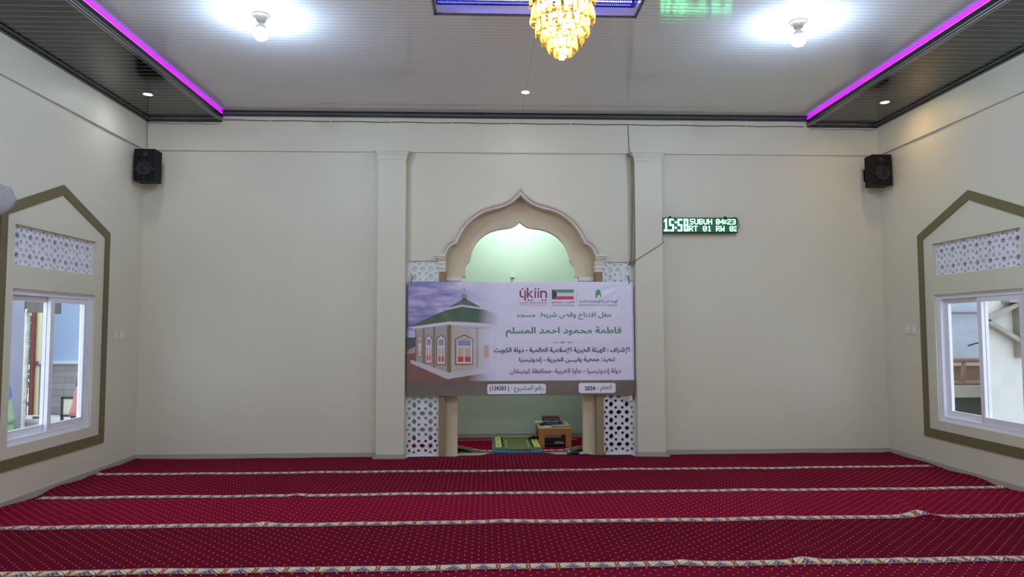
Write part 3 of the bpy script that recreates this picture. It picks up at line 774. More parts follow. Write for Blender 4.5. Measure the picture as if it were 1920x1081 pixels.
# brown band with rounded white plates
t = NT('print_brown_band'); t.set(.33, 0, .5); vo = t.n('ShaderNodeTexVoronoi'); vo.inputs['Scale'].default_value = 6; t.l(t.obj(), vo.inputs[0])
t.base(t.mix(t.math('MULTIPLY', t.noise(5, 2), 1.0), lin((104, 92, 86)), lin((136, 122, 114)))); BANDM = t.m
fl = Flat(); fl.poly([(BX0, BZ0), (BX1, BZ0), (BX1, pc(0, 868)[1]), (BX0, pc(0, 872)[1])]); drape(fl, 5).build('brown_band', BANDM, ban, fix=False)
def rrect(x0, y0, x1, y1, r):
    o = []
    for cx, cy, a in ((x1-r, y0+r, -90), (x1-r, y1-r, 0), (x0+r, y1-r, 90), (x0+r, y0+r, 180)):
        for k in range(6): g = math.radians(a+18*k); o.append(pc(cx+r*math.cos(g), cy+r*math.sin(g)))
    return o
PW = pmat('print_plate_white', (244, 240, 255)); PG = pmat('print_green_lettering', (70, 136, 92)); PGD = pmat('print_grey_green_lettering', (72, 112, 96)); PK = pmat('print_black_lettering', (34, 30, 50)); PP = pmat('print_purple_lettering', (128, 52, 116)); PR = pmat('print_flag_red', (200, 72, 84)); PFG = pmat('print_flag_green', (78, 150, 88)); PWH = pmat('print_flag_white', (226, 220, 240)); PO = pmat('print_orange', (222, 132, 70)); PGY = pmat('print_grey_lettering', (112, 104, 132)); PGOLD = pmat('print_gold_ornament', (150, 130, 116)); PPU = pmat('print_purple_logo', (118, 48, 110))
plates = []
for (x0, y0, x1, y1) in ((688, 895, 1155, 975), (1417, 890, 1713, 970)):
    fl = Flat(); fl.poly(rrect(x0, y0, x1, y1, 16)); plates.append(drape(fl, 6).build('text_plate', PW, ban, fix=False))
def line(body, box, m, bold=0.0, name='lettering', layer=1, arab=True, par=None):
    fl = Flat(); put_text(fl, shape(body) if arab else body, box, 0, bold)
    return drape(fl, layer).build(name, m, par or ban, fix=False)
line('حفل افتتاح وقص شريط  مسجد', (920, 322, 1690, 384), PGD, .012)
line('فاطمة محمود احمد المسلم', (835, 440, 1768, 522), PG, .022)
line('الإشراف : الهيئة الخيرية الإسلامية العالمية - دولة الكويت', (742, 604, 1832, 658), PK, .022)
line('تنفيذ: جمعية يقيـــن الخيرية - إندونيسيا', (943, 682, 1712, 732), PK, .022)
line('دولة إندونيسيا - جاوا الغربية -محافظة كونينقان', (868, 772, 1758, 826), PP, .014)
line('رقم المشروع :', (880, 908, 1132, 962), PGD, .012, layer=7, par=plates[0])
line('(134383 )', (708, 910, 862, 958), PK, .02, layer=7, arab=False, par=plates[0])
line('العام :', (1566, 908, 1682, 960), PGD, .012, layer=7, par=plates[1])
line('2024', (1465, 916, 1550, 950), PK, .03, layer=7, arab=False, par=plates[1])
line('الكويت بجانبكم', (1207, 235, 1386, 257), PP, .02)
line('KUWAIT IS BY YOUR SIDE', (1207, 264, 1386, 275), PP, .01, arab=False)
line('جمعية يقين الخيرية - اندونيسيا', (948, 239, 1168, 255), PPU, .02)
line('Yakiin Khairiyah Indonesia', (948, 261, 1168, 275), PO, 0, arab=False)
line('الهيئة الخيرية الإسلامية العالمية', (1430, 224, 1738, 254), PGY, .016)
line('International Islamic Charity Organization', (1428, 259, 1738, 277), PGY, 0, arab=False)
# flag
fl = Flat(); F = lambda *p: [pc(a, b) for a, b in p]
fl.poly(F((1208, 141), (1384, 141), (1384, 167), (1208, 167)), 0).poly(F((1208, 167), (1384, 167), (1384, 196), (1208, 196)), 1).poly(F((1208, 196), (1384, 196), (1384, 221), (1208, 221)), 2)
drape(fl, 1).build('flag_emblem', [PFG, PWH, PR], ban, fix=False)
fl = Flat(); fl.poly(F((1208, 141), (1247, 167), (1247, 196), (1208, 221)), 0); drape(fl, 2).build('flag_trapezoid', [pmat('print_flag_black', (58, 46, 56))], ban, fix=False)
# word mark with dots above and below
fl = Flat()
def stroke(pts, wd, mi=0):
    for a, b in zip(pts, pts[1:]):
        dx, dy = b[0]-a[0], b[1]-a[1]; L = math.hypot(dx, dy); nx, ny = -dy/L*wd/2, dx/L*wd/2; ex, ey = dx/L*wd*.3, dy/L*wd*.3
        fl.poly(F((a[0]-ex+nx, a[1]-ey+ny), (b[0]+ex+nx, b[1]+ey+ny), (b[0]+ex-nx, b[1]+ey-ny), (a[0]-ex-nx, a[1]-ey-ny)), mi)
def dot(x, y, r, mi=0): fl.poly([pc(x+r*math.cos(2*PI*i/12), y+r*math.sin(2*PI*i/12)) for i in range(12)], mi)
stroke([(954, 152), (954, 190), (962, 200), (992, 200)], 13, 0); stroke([(992, 152), (992, 228)], 13, 1); dot(972, 136, 7, 0)
stroke([(1012, 130), (1012, 206)], 13, 0); stroke([(1048, 152), (1022, 180), (1050, 206)], 12, 1); dot(1022, 227, 7, 0); dot(1046, 227, 7, 0)
stroke([(1073, 155), (1073, 206)], 12, 0); stroke([(1098, 155), (1098, 206)], 12, 1); dot(1074, 136, 7, 0); dot(1099, 136, 7, 0)
stroke([(1120, 206), (1120, 158), (1152, 158), (1162, 168), (1162, 206)], 13, 0); dot(1132, 227, 7, 0); dot(1156, 227, 7, 0)
stroke([(964, 200), (990, 200)], 10, 2)
drape(fl, 1).build('word_mark', [PPU, pmat('print_magenta_logo', (166, 66, 96)), PO], ban, fix=False)
# green dome emblem
fl = Flat()
fl.poly(F((1560, 208), (1560, 172), (1564, 155), (1574, 146), (1582, 142), (1592, 146), (1601, 156), (1605, 172), (1605, 208), (1598, 208), (1596, 190), (1588, 182), (1578, 188), (1574, 208)), 0).poly(F((1579, 142), (1582, 130), (1585, 142)), 0)
drape(fl, 1).build('dome_emblem', [PFG], ban, fix=False)
# thin rules and centre ornament
fl = Flat()
fl.poly(F((1189, 160), (1191, 160), (1191, 246), (1189, 246)), 0).poly(F((1406, 160), (1408, 160), (1408, 246), (1406, 246)), 0)
fl.poly(F((1030, 567), (1270, 566), (1270, 568)), 0).poly(F((1312, 566), (1555, 567), (1312, 568)), 0)
fl.poly(F((1205, 567), (1235, 563), (1265, 567), (1235, 571)), 0).poly(F((1318, 567), (1345, 563), (1378, 567), (1345, 571)), 0)
dot(1290, 567, 9, 0); dot(1272, 567, 4, 0); dot(1308, 567, 4, 0)
drape(fl, 1).build('ornament_rules', [PGOLD], ban, fix=False)
for x, z, sx in ((BX0+.05, BZ1, -1), (BX1-.06, BZ1, 1)):
    MB().tube([(x, BY-.004, z-.03), (x+.004*sx, BY-.006, z), (x-.01*sx if sx < 0 else x, -.0, z+.06), (x-.02 if sx < 0 else x+.01, .045, z+.11), (x-.015 if sx < 0 else x+.012, .06, z+.09)], .005, 6).build('tie_rope', BLACK, ban)
for x, z in ((-.22*1.0+.50, BZ0+.025), (1.455, BZ0+.02)):
    MB().lathe([(.0, -.004), (.011, -.003), (.011, 0), (.006, .0005)], (x, BY-.006-wav(x, z), z), 12, 0, 'y').build('eyelet', SILVER, ban)

# ------------------------------------------------------------------ LED prayer-time sign
SG = Vector((1.88, -.10, 2.915)); SW, SH = 1.015, .203
sg = thing('led_sign', (SG.x+SW/2, -.05, SG.z), 'green LED prayer-time sign reading 15:58 beside the right pilaster', 'sign')
MB().box(SG.x, SG.x+SW, -.09, -.03, SG.z, SG.z+SH).build('housing', M('dark_green_sign_housing', (10, 52, 34), .35, 0, .5, .1, 20), sg, bevel=.004)
MB().box(SG.x+.014, SG.x+SW-.014, -.093, -.09, SG.z+.014, SG.z+SH-.014).build('display_panel', ME('dim_green_led_panel', (0, 84, 52), .6), sg)
FONT = {'S': '01111 10000 10000 01110 00001 00001 11110', 'U': '10001 10001 10001 10001 10001 10001 01110', 'B': '11110 10001 10001 11110 10001 10001 11110', 'H': '10001 10001 10001 11111 10001 10001 10001',
        '0': '01110 10001 10011 10101 11001 10001 01110', '4': '00010 00110 01010 10010 11111 00010 00010', '2': '01110 10001 00001 00110 01000 10000 11111', '3': '11110 00001 00001 01110 00001 00001 11110',
        'R': '11110 10001 10001 11110 10100 10010 10001', 'T': '11111 00100 00100 00100 00100 00100 00100', '1': '00100 01100 00100 00100 00100 00100 01110', 'W': '10001 10001 10001 10101 10101 11011 10001', ':': '000 010 111 000 010 111 000'}
px_, x0_, z0_ = .01025, SG.x+.016, SG.z+SH-.02
lit = set()
def txt(s, cx, cy):
    for ch in s:
        if ch == ' ': cx += 6; continue
        rows = FONT[ch].split()
        for j, rw in enumerate(rows):
            for i, b in enumerate(rw):
                if b == '1' and cx+i < 96: lit.add((cx+i, cy+j))
        cx += len(rows[0])+1
txt('SUBUH', 35, 0); txt('04', 69, 0); txt(':', 80, 0); txt('23', 84, 0); txt('RT 01', 34, 9); txt('RW 02', 69, 9)
def seg(cx, on, w_=6):
    for j in range(16):
        for i in range(w_):
            top, mid, bot = j < 2, j in (7, 8), j > 13
            if (('a' in on and top) or ('g' in on and mid) or ('d' in on and bot) or ('f' in on and i < 2 and j < 9) or ('e' in on and i < 2 and j > 6) or ('b' in on and i > w_-3 and j < 9) or ('c' in on and i > w_-3 and j > 6)): lit.add((cx+i, j))
for j in range(16): lit.add((3, j)); lit.add((4, j))
for q in ((2, 2), (1, 3), (2, 1), (1, 14), (2, 14), (1, 15), (2, 15), (5, 14), (6, 14), (5, 15), (6, 15)): lit.add(q)
seg(8, 'afgcd'); seg(19, 'afgcd'); seg(27, 'abcdefg')
for zc_ in (4, 11):
    for q in ((16, zc_-1), (15, zc_), (16, zc_), (17, zc_), (16, zc_+1)): lit.add(q)
b = MB()
for (i, j) in sorted(lit):
    x, z = x0_+i*px_, z0_-j*px_*1.0
    b.box(x, x+px_*.68, -.0955, -.0932, z-px_*.68, z)
b.build('lit_characters', ME('bright_green_white_led', (118, 255, 178), LED_E), sg)
for x in (SG.x+.125, SG.x+.87): MB().tube([(x, -.06, SG.z+SH-.01), (x, -.055, SG.z+SH+.014), (x, -.0, SG.z+SH+.02)], .011, 8).build('hanger', BLACK, sg)
MB().tube(spline([(SG.x+.95, -.06, SG.z+SH+.004), (SG.x+1.005, -.065, SG.z+SH+.004), (SG.x+1.03, -.07, SG.z+.16), (SG.x+1.038, -.07, SG.z+.08), (SG.x+1.015, -.06, SG.z+.06)], 6), .004, 6).build('power_cord', CABLE, sg)

# ------------------------------------------------------------------ loudspeakers
for s, lab in ((-1, 'black box loudspeaker high in the left corner'), (1, 'black box loudspeaker high in the right corner')):
    xo, xi, y0, y1, z0, z1 = s*4.85, s*4.595, -.365, -.17, 3.51, 3.915
    xc = (xo+xi)/2
    sp = thing('loudspeaker', (xc, y1, z0), lab, 'loudspeaker', 'corner loudspeakers')
    MB().box(xo, xi, y0, y1, z0, z1).build('cabinet', M('black_speaker_wood_%d' % (s+1), (9, 9, 13), .6, 0, .25, .15, 30), sp, bevel=.004)
    wf = MB().lathe([(.0, -.012), (.025, -.008), (.034, -.001), (.078, -.012), (.088, -.016), (.098, -.012), (.1, 0)], (xc, y0, z0+.155), 32, 0, 'y').build('woofer', GREYM, sp)
    MB().lathe([(.0, -.012), (.016, -.008), (.022, -.002), (.036, -.007), (.04, 0)], (xc, y0, z0+.335), 24, 0, 'y').build('tweeter', GREYM, sp)
    MB().lathe([(.0, .0), (.014, .0), (.018, -.004), (.018, 0)], (xc-s*-.075, y0, z0+.29), 16, 0, 'y').build('bass_port', BLACK, sp)
    for a in range(8):
        g = PI/8*0+2*PI*a/8
        MB().lathe([(0, -.003), (.004, -.0025), (.005, 0)], (xc+.112*math.cos(g), y0-.0, z0+.155+.112*math.sin(g)), 8, 0, 'y').build('screw', SILVER, wf)
    br = MB(); br.box(xc-.03, xc+.03, y1, -.012, z0+.18, z0+.22).box(xc-.05, xc+.05, -.012, 0, z0+.12, z0+.28); br.build('wall_bracket', BLACK, sp)
tag(MB().tube(spline([(-4.858, -.04, 4.36), (-4.855, -.042, 4.15), (-4.845, -.045, 4.0), (-4.80, -.2, 3.922)], 6), .004, 6).build('speaker_cable', GREYCAB), 'thin grey cable dropping from the black soffit to the left loudspeaker', 'cable')

# ------------------------------------------------------------------ lamps
for x, y, lab in ((-2.49, -2.865, 'bare white bulb under the ceiling, left of the chandelier'), (2.462, -2.895, 'bare white bulb under the ceiling, right of the chandelier'), (-2.49, -6.9, 'unseen bulb added as fill light in the middle of the hall ceiling, left side'), (2.47, -6.9, 'unseen bulb added as fill light in the middle of the hall ceiling, right side'), (-2.49, -10.9, 'unseen bulb added as fill light at the rear of the hall ceiling, left side'), (2.47, -10.9, 'unseen bulb added as fill light at the rear of the hall ceiling, right side')):  # middle and rear pairs are unseen, added to fill the hall with light
    L = thing('light_bulb', (x, y, ZC), lab, 'light bulb', 'bare ceiling bulbs')
    MB().lathe([(.0, ZC), (.082, ZC), (.08, ZC-.012), (.05, ZC-.018), (.04, ZC-.06), (.028, ZC-.068)], (x, y, 0), 24).build('holder', CREAMP, L)
    MB().lathe([(.02, ZC-.066), (.022, ZC-.080), (.052, ZC-.115), (.065, ZC-.142)], (x, y, 0), 24).build('neck', WHITEF, L)
    MB().lathe([(.065, ZC-.142), (.0675, ZC-.152), (.068, ZC-.17), (.060, ZC-.20), (.04, ZC-.222), (.0, ZC-.230)], (x, y, 0), 24).build('globe', BULB if y > -4 else BULB_FILL, L)
for x, y, z, m, lab in ((.028, -.92, ZC, DOWNC, 'small recessed downlight in the taupe ceiling near the niche wall'), (-4.395, -.995, ZS, DOWNC, 'cool white downlight in the left black soffit'), (4.41, -.99, ZS, DOWNW, 'warm white downlight in the right black soffit')):
    L = thing('downlight', (x, y, z), lab, 'downlight', 'recessed downlights')
    MB().lathe([(.062, z), (.062, z-.006), (.045, z-.010), (.043, z-.002)], (x, y, 0), 24).build('trim_ring', WHITEF, L)
    MB().lathe([(.0, z-.012), (.03, z-.010), (.044, z-.004)], (x, y, 0), 24).build('diffuser', m, L)
for s, nm in ((-1, 'left'), (1, 'right')):
    tag(MB().box(s*3.894, s*3.906, YR+.05, -.035, ZS+.062, ZC-.001).build('led_strip', STRIPE_M), 'glowing magenta LED strip above the lip of the %s soffit' % nm, 'light strip', 'magenta cove strips')
st = thing('led_strip', (.0, TY1+.1, ZC+.12), 'blue LED strip with white dots inside the ceiling tray', 'light strip')
b = MB()
for (x0, x1, y0, y1) in ((TX0-.1, TX1+.1, TY1+.13, TY1+.14), (TX0-.1, TX1+.1, TY0-.14, TY0-.13), (TX0-.14, TX0-.13, TY0, TY1), (TX1+.13, TX1+.14, TY0, TY1)): b.box(x0, x1, y0, y1, ZC+.125, ZC+.16)
b.build('strip', TRAYBLUE, st)
b = MB()
for i in range(90):
    x = TX0+.02+i*(TX1-TX0-.04)/89; b.box(x, x+.008, TY1+.122, TY1+.13, ZC+.205, ZC+.213)
b.build('led_dots', LEDDOT, st)
nb = thing('light_bulb', (.012, .75, 3.6), 'white bulb hidden high inside the prayer niche', 'light bulb')
MB().lathe([(.05, 3.6), (.05, 3.57), (.025, 3.56), (.022, 3.53)], (.012, .75, 0), 16).build('holder', CREAMP, nb)
MB().lathe([(.022, 3.53), (.045, 3.49), (.05, 3.46), (.03, 3.42), (.0, 3.41)], (.012, .75, 0), 16).build('globe', NICHEB, nb)

# chandelier of crystal drops
CR = NT('amber_crystal'); CR.t.nodes.remove(CR.p)
tl = CR.n('ShaderNodeBsdfTranslucent'); tl.inputs[0].default_value = (1.0, .87, .52, 1)
gl = CR.n('ShaderNodeBsdfGlossy'); gl.inputs['Roughness'].default_value = .08; gl.inputs[0].default_value = (1, .92, .7, 1)
tp = CR.n('ShaderNodeBsdfTransparent'); tp.inputs[0].default_value = (1, .88, .55, 1)
m1 = CR.n('ShaderNodeMixShader'); fr_ = CR.n('ShaderNodeFresnel'); fr_.inputs[0].default_value = 1.5
nzc = CR.noise(60, 2); mm = CR.n('ShaderNodeMapRange'); CR.l(nzc, mm.inputs[0]); mm.inputs[1].default_value = .35; mm.inputs[2].default_value = .65; mm.inputs[3].default_value = .25; mm.inputs[4].default_value = .8
CR.l(mm.outputs[0], m1.inputs[0]); CR.l(tl.outputs[0], m1.inputs[1]); CR.l(tp.outputs[0], m1.inputs[2])
m2 = CR.n('ShaderNodeMixShader'); CR.l(fr_.outputs[0], m2.inputs[0]); CR.l(m1.outputs[0], m2.inputs[1]); CR.l(gl.outputs[0], m2.inputs[2]); CR.l(m2.outputs[0], CR.out.inputs[0]); CR = CR.m
GOLD = M('gold_metal', (226, 178, 88), .25, 1, .5, .05, 30)
CX, CY = .014, -5.0
ch = thing('chandelier', (CX, CY, 4.76), 'gold crystal drop chandelier hanging glowing from the ceiling tray', 'chandelier')
MB().lathe([(.0, 4.76), (.07, 4.76), (.065, 4.73), (.02, 4.715), (.0, 4.715)], (CX, CY, 0), 24).build('ceiling_rose', GOLD, ch)
MB().tube([(CX, CY, 4.72), (CX, CY, 3.70)], .008, 8).build('stem', GOLD, ch)
f = MB()
tiers = [(.186, 3.705, 24), (.178, 3.60, 24), (.150, 3.53, 18), (.115, 3.475, 13), (.078, 3.425, 10), (.042, 3.395, 6), (.012, 3.385, 3)]
for r_t, z_t, _n in tiers:
    f.lathe([(r_t-.004, z_t+.006), (r_t+.006, z_t+.006), (r_t+.006, z_t-.004), (r_t-.004, z_t-.004), (r_t-.004, z_t+.006)], (CX, CY, 0), 32, cap=False)
    for k in range(4):
        g = PI/2*k+.3; f.tube([(CX, CY, z_t+.01), (CX+r_t*math.cos(g), CY+r_t*math.sin(g), z_t)], .003, 6)
f.tube([(CX, CY, 3.70), (CX, CY, 3.385)], .006, 8)
f.build('frame', GOLD, ch)
dp = MB(); dp.lathe([(.0, 0), (.004, -.006), (.009, -.03), (.0135, -.07), (.0145, -.092), (.010, -.108), (.0, -.114)], (CX, CY, 4.76), 8, 0, 'z', False)
drop0 = dp.build('crystal_drop', CR, ch)
first = True
for r_t, z_t, n_t in tiers:
    for k in range(n_t):
        g = 2*PI*(k+.5*(n_t % 2))/n_t+r_t*9
        if first: d = drop0; first = False
        else: d = drop0.copy(); COL.objects.link(d); d.parent = ch
        d.location = (r_t*math.cos(g), r_t*math.sin(g), z_t-4.76-.002); d.rotation_euler = (random.uniform(-.04, .04), random.uniform(-.04, .04), g)
        d.scale = (1.35, 1.35, random.uniform(.92, 1.06))
for k, (a, r_, z_) in enumerate(((0.4, .10, 3.58), (2.0, .10, 3.58), (3.6, .10, 3.58), (5.2, .10, 3.58), (1.2, .065, 3.47), (3.3, .065, 3.47), (5.4, .065, 3.47), (4.3, .03, 3.38), (1.2, .03, 3.38), (2.6, .0, 3.32))):
    MB().sphere((CX+r_*math.cos(a), CY+r_*math.sin(a), z_), .017, 12, 0, (1, 1, 1.5)).build('bulb', CHB, ch)

# ------------------------------------------------------------------ cables, sockets, switches
c = MB(); pts = []
for k in range(40):
    x = -3.87+7.72*k/39; pts.append((x, -.038, 4.392-.022*(k/39)**.6+.004*math.sin(k*1.7)))
ck = thing('cornice_cable', (0, -.03, 4.37), 'thin black cable clipped along the wall below the ceiling cornice', 'cable')
c.tube(pts, .0045, 6).build('cord', CABLE, ck)
for k in range(3, 39, 4): MB().box(pts[k][0]-.006, pts[k][0]+.006, -.046, -.03, pts[k][2]-.012, pts[k][2]+.012).build('cable_clip', CREAMP, ck)
for s, a, b_ in ((-1, -4.85, -3.93), (1, 3.93, 4.85)):
    tag(MB().tube([(a+(b_-a)*k/10, -.036, 4.338+.006*math.sin(k*1.3)) for k in range(11)], .004, 6).build('soffit_cable', GREYCAB), 'thin grey cable along the wall under the %s soffit' % ('left' if s < 0 else 'right'), 'cable')
cn = thing('cable_duct', (1.49, -.1, 2.5), 'brown cable bundle running down the left side of the right pilaster', 'cable')
MB().tube([(1.455, -.036, 4.37), (1.46, -.038, 4.15), (1.468, -.04, 3.99)], .0045, 6).build('top_cord', GREYCAB, cn)
MB().tube(spline([(1.45, -.036, 3.99), (1.455, -.05, 3.95), (1.49, -.12, 3.88), (1.497, -.12, 3.80), (1.497, -.12, 3.2), (1.497, -.12, 2.56), (1.455, -.02, 2.50)], 5), .012, 8).build('bundle', DUCT, cn)
MB().tube(spline([(1.465, -.036, 3.99), (1.47, -.06, 3.95), (1.485, -.10, 3.85), (1.487, -.09, 3.3), (1.48, -.06, 2.75), (1.475, -.03, 2.58), (1.445, -.01, 2.49)], 5), .005, 6).build('loose_cord', GREYCAB, cn)
tag(MB().tube(spline([(1.44, -.0, 2.495), (1.52, -.16, 2.55), (1.70, -.165, 2.66), (1.87, -.16, 2.775), (1.885, -.08, 2.82), (1.9, -.03, 2.90)], 6), .004, 6).build('sign_cable', GREYCAB), 'thin cable slanting across the right pilaster to the LED sign', 'cable')
def plate(name, c, axis, s, lab, mat=CREAMP, grp='wall switch plates'):
    t_ = thing(name, c, lab, 'wall switch' if 'switch' in name else 'socket', grp)
    hw, hh = .036, .058
    x, y, z = c
    if axis == 'x':
        MB().box(x, x-s*.012, y-hw, y+hw, z-hh, z+hh).build('plate', mat, t_, bevel=.003)
        MB().box(x-s*.012, x-s*.016, y-.012, y+.012, z-.02, z+.02).build('rocker', WHITEF, t_)
    else:
        MB().box(x-hw, x+hw, y, y-.012, z-.045, z+.045).build('plate', mat, t_, bevel=.003)
        MB().lathe([(.0, -.010), (.018, -.012), (.02, -.015), (.021, 0)], (x, y, z), 16, 0, 'y').build('outlet', WHITEF, t_)
    return t_
plate('light_switch', (-4.9, -.575, 1.593), 'x', -1, 'cream switch plate on the left wall, the one nearer the window')
plate('light_switch', (-4.9, -.435, 1.593), 'x', -1, 'cream switch plate on the left wall, the one nearer the corner')
plate('light_switch', (4.9, -.645, 1.634), 'x', 1, 'cream switch plate on the right wall, the one nearer the window')
plate('light_switch', (4.9, -.50, 1.634), 'x', 1, 'cream switch plate on the right wall, the one nearer the corner')
so_ = plate('socket', (-.037, 1.5, 2.475), 'y', 1, 'white socket with plugged cords on the niche wall above the banner', CREAMP, None)
MB().box(-.06, -.014, 1.455, 1.488, 2.425, 2.44).build('plug', GREYCAB, so_)
for x in (-.05, -.024): MB().tube([(x, 1.47, 2.43), (x, 1.475, 2.2), (x+.01, 1.48, 1.7), (x, 1.48, 1.1)], .006, 6).build('cord', CREAMP, so_)
PINK = M('pinkish_plastic', (214, 190, 180), .4, 0, .5, .03, 8)
plate('socket', (1.385, .02, .745), 'y', 1, 'pinkish socket plate fixed on the right lattice under the banner', PINK, None)
s2 = thing('socket', (1.455, .02, .75), 'small white outlet box at the right edge of the right lattice', 'socket')
MB().box(1.432, 1.478, -.01, .02, .71, .785).build('housing', WHITEF, s2); MB().box(1.481, 1.492, -.008, .02, .715, .79).build('black_plug', BLACK, s2)

# ------------------------------------------------------------------ inside the niche: mats, table, books, rack, microphone
BLUEC = M('bright_blue_trim_cloth', (44, 132, 186), .8, 0, .2, .15, 30, .2, 80)
OLIVEC = M('olive_green_rug_pile', (118, 118, 78), .95, 0, .1, .22, 30, .3, 200)
YELC = M('pale_yellow_rug_border', (214, 206, 140), .95, 0, .1, .12, 40)
BLKC = M('black_rug_line', (26, 26, 24), .95, 0, .1, .2, 40)
def slab(name, X0, X1, Y0, Y1, z0, th, mats, parent, wob=.01, skew=0.0):
    b = MB()
    def top(i, j):
        x = X0+(X1-X0)*i+skew*j; y = Y0+(Y1-Y0)*j+.012*math.sin(7*i+1)*(j < .05)
        ed = min(1, min(i, 1-i)/.04)*min(1, min(j, 1-j)/.04)
        return (x, y, z0+th*(.55+.45*ed)+wob*math.sin(9*i+4*j)*math.sin(5*j+1)*.5)
    b.grid(30, 30, top, 0)
    ring = [top(i/30, 0) for i in range(31)]+[top(1, j/30) for j in range(1, 31)]+[top(1-i/30, 1) for i in range(1, 31)]+[top(0, 1-j/30) for j in range(1, 30)]
    n_ = len(ring); b.add(ring+[(x, y, z0) for x, y, z in ring], [(i, (i+1) % n_, n_+(i+1) % n_, n_+i) for i in range(n_)], 1 if len(mats) > 1 else 0, True)
    return b.build(name, mats, parent, fix=False), top
mt = thing('floor_mat', (-.02, .7, .012), 'blue-edged folded mat under the green prayer rug in the niche', 'mat')
slab('folded_mat', -.36, .315, .195, 1.28, .012, .036, [BLUEC, BLUEC], mt, .004, .0)
rg = thing('prayer_rug', (-.02, .7, .06), 'olive and yellow prayer rug spread on the niche floor', 'rug')
_o, topf = slab('pile', -.345, .31, .215, 1.27, .046, .022, [OLIVEC, OLIVEC], rg, .008, .0)
def rugpoly(name, quads, m):
    for (i0, i1, j0, j1) in quads:
        n_ = 8; b = MB()
        for a in range(n_):
            ja, jb = j0+(j1-j0)*a/n_, j0+(j1-j0)*(a+1)/n_
            P = [topf(i0, ja), topf(i1, ja), topf(i1, jb), topf(i0, jb)]
            b.add([(x, y, z+.004) for x, y, z in P], [(0, 1, 2, 3)])
        b.build(name, m, rg, fix=False)
rugpoly('yellow_border', [(.05, .17, .05, .85), (.83, .96, .05, .90), (.05, .95, .90, .97), (.26, .275, .06, .62), (.72, .735, .06, .62)], YELC)
rugpoly('black_line', [(.18, .205, .05, .85), (.80, .822, .05, .90)], BLKC)
rugpoly('motif', [(.09, .13, .2+.14*k, .26+.14*k) for k in range(4)]+[(.875, .925, .15+.14*k, .20+.14*k) for k in range(5)]+[(.38, .5, .74, .78), (.52, .62, .74, .78)], M('dark_olive_motif', (70, 76, 44), .95, 0, .1, .2, 40))
b = MB()
for k in range(26): x = -.09+.008*k*1.2; b.box(x, x+.005, .190+.006*math.sin(k), .222, .022+.010*math.sin(k*2.2), .06)
b.build('fringe', OLIVEC, rg, fix=False)
# dark cloth on the rug
b = MB(); b.grid(16, 10, lambda i, j: (.155+.16*i+.02*j, .88+.14*j+.03*math.sin(3*i), .076+.022*math.sin(PI*i)*math.sin(PI*j)+.008*math.sin(11*i+5*j)))
cl_ = b.build('folded_cloth', BLACKM, fix=False); q_ = cl_.modifiers.new('thickness', 'SOLIDIFY'); q_.thickness = .008; q_.offset = 1
tag(cl_, 'small black crumpled cloth on the far corner of the prayer rug', 'cloth')
# low table
WOOD = M('honey_oak_veneer', (176, 118, 62), .45, 0, .4, .14, 6); WOODT = M('light_oak_top', (206, 170, 120), .4, 0, .4, .08, 6)
TX, TX2, TYa, TYb, TH = .288, .742, .58, 1.18, .285
tb_ = thing('low_table', ((TX+TX2)/2, .88, .012), 'small low oak table inside the niche, loaded with books', 'table')
MB().box(TX-.008, TX2+.008, TYa-.008, TYb+.008, TH-.02, TH).build('tabletop', WOODT, tb_, bevel=.003)
for x in (TX, TX2-.08):
    for y in (TYa, TYb-.06): MB().box(x, x+.08, y, y+.06, .012, TH-.02).build('leg', WOOD, tb_, bevel=.002)
for (a, b_, c_, d) in ((TX+.08, TX2-.08, TYa+.005, TYa+.025), (TX+.08, TX2-.08, TYb-.025, TYb-.005)): MB().box(a, b_, c_, d, TH-.10, TH-.02).build('apron', WOOD, tb_)
for x in (TX+.005, TX2-.025): MB().box(x, x+.02, TYa+.06, TYb-.06, TH-.10, TH-.02).build('apron', WOOD, tb_)
sh_ = MB().box(TX+.08, TX2-.08, TYa+.07, TYb-.07, .035, .05).build('lower_shelf', M('dark_shelf_board', (40, 30, 26), .6), tb_)
tag(MB().box(.52, .65, .66, .82, .051, .062).build('notepad', M('pale_paper_stack', (190, 186, 182), .8)), 'pale notepad lying on the shelf under the low table', 'notepad')
def book(c, size, rot, cover, lab, cat='book', pages=True, z=None):
    x, y, z = c; w_, d_, h_ = size
    t_ = thing('book', (x, y, z), lab, cat, 'books on the low table'); t_.rotation_euler = (0, 0, rot); t_['_o'] = (0, 0, 0)
    b = MB(); b.box(-w_/2, w_/2, -d_/2, d_/2, 0, .004).box(-w_/2, w_/2, -d_/2, d_/2, h_-.004, h_).box(-w_/2, w_/2, -d_/2, -d_/2+.004, 0, h_)
    b.build('cover', cover, t_); MB().box(-w_/2+.005, w_/2-.005, -d_/2+.004, d_/2-.006, .004, h_-.004).build('pages', PAGES, t_)
    return t_
PAGES = M('book_pages', (222, 214, 196), .8, 0, .2, .06, 80)
DRED = M('dark_maroon_cover', (78, 34, 36), .45, 0, .4, .3, 30); BKC = M('black_book_cover', (22, 20, 22), .4, 0, .4, .1, 20)
book((.51, 1.05, TH), (.27, .20, .026), .04, BKC, 'black book at the bottom of the stack on the low table')
book((.485, 1.05, TH+.026), (.24, .19, .022), -.02, M('cream_book_cover', (206, 198, 176), .5), 'cream book in the middle of the stack on the low table')
bk = book((.49, 1.05, TH+.048), (.25, .19, .045), .02, DRED, 'thick maroon book on top of the stack on the low table')
MB().box(-.105, .105, -.0965, -.0952, .010, .034).build('spine_title', M('faded_gilt_print', (150, 110, 100), .5, .2, .5, .5, 120), bk)
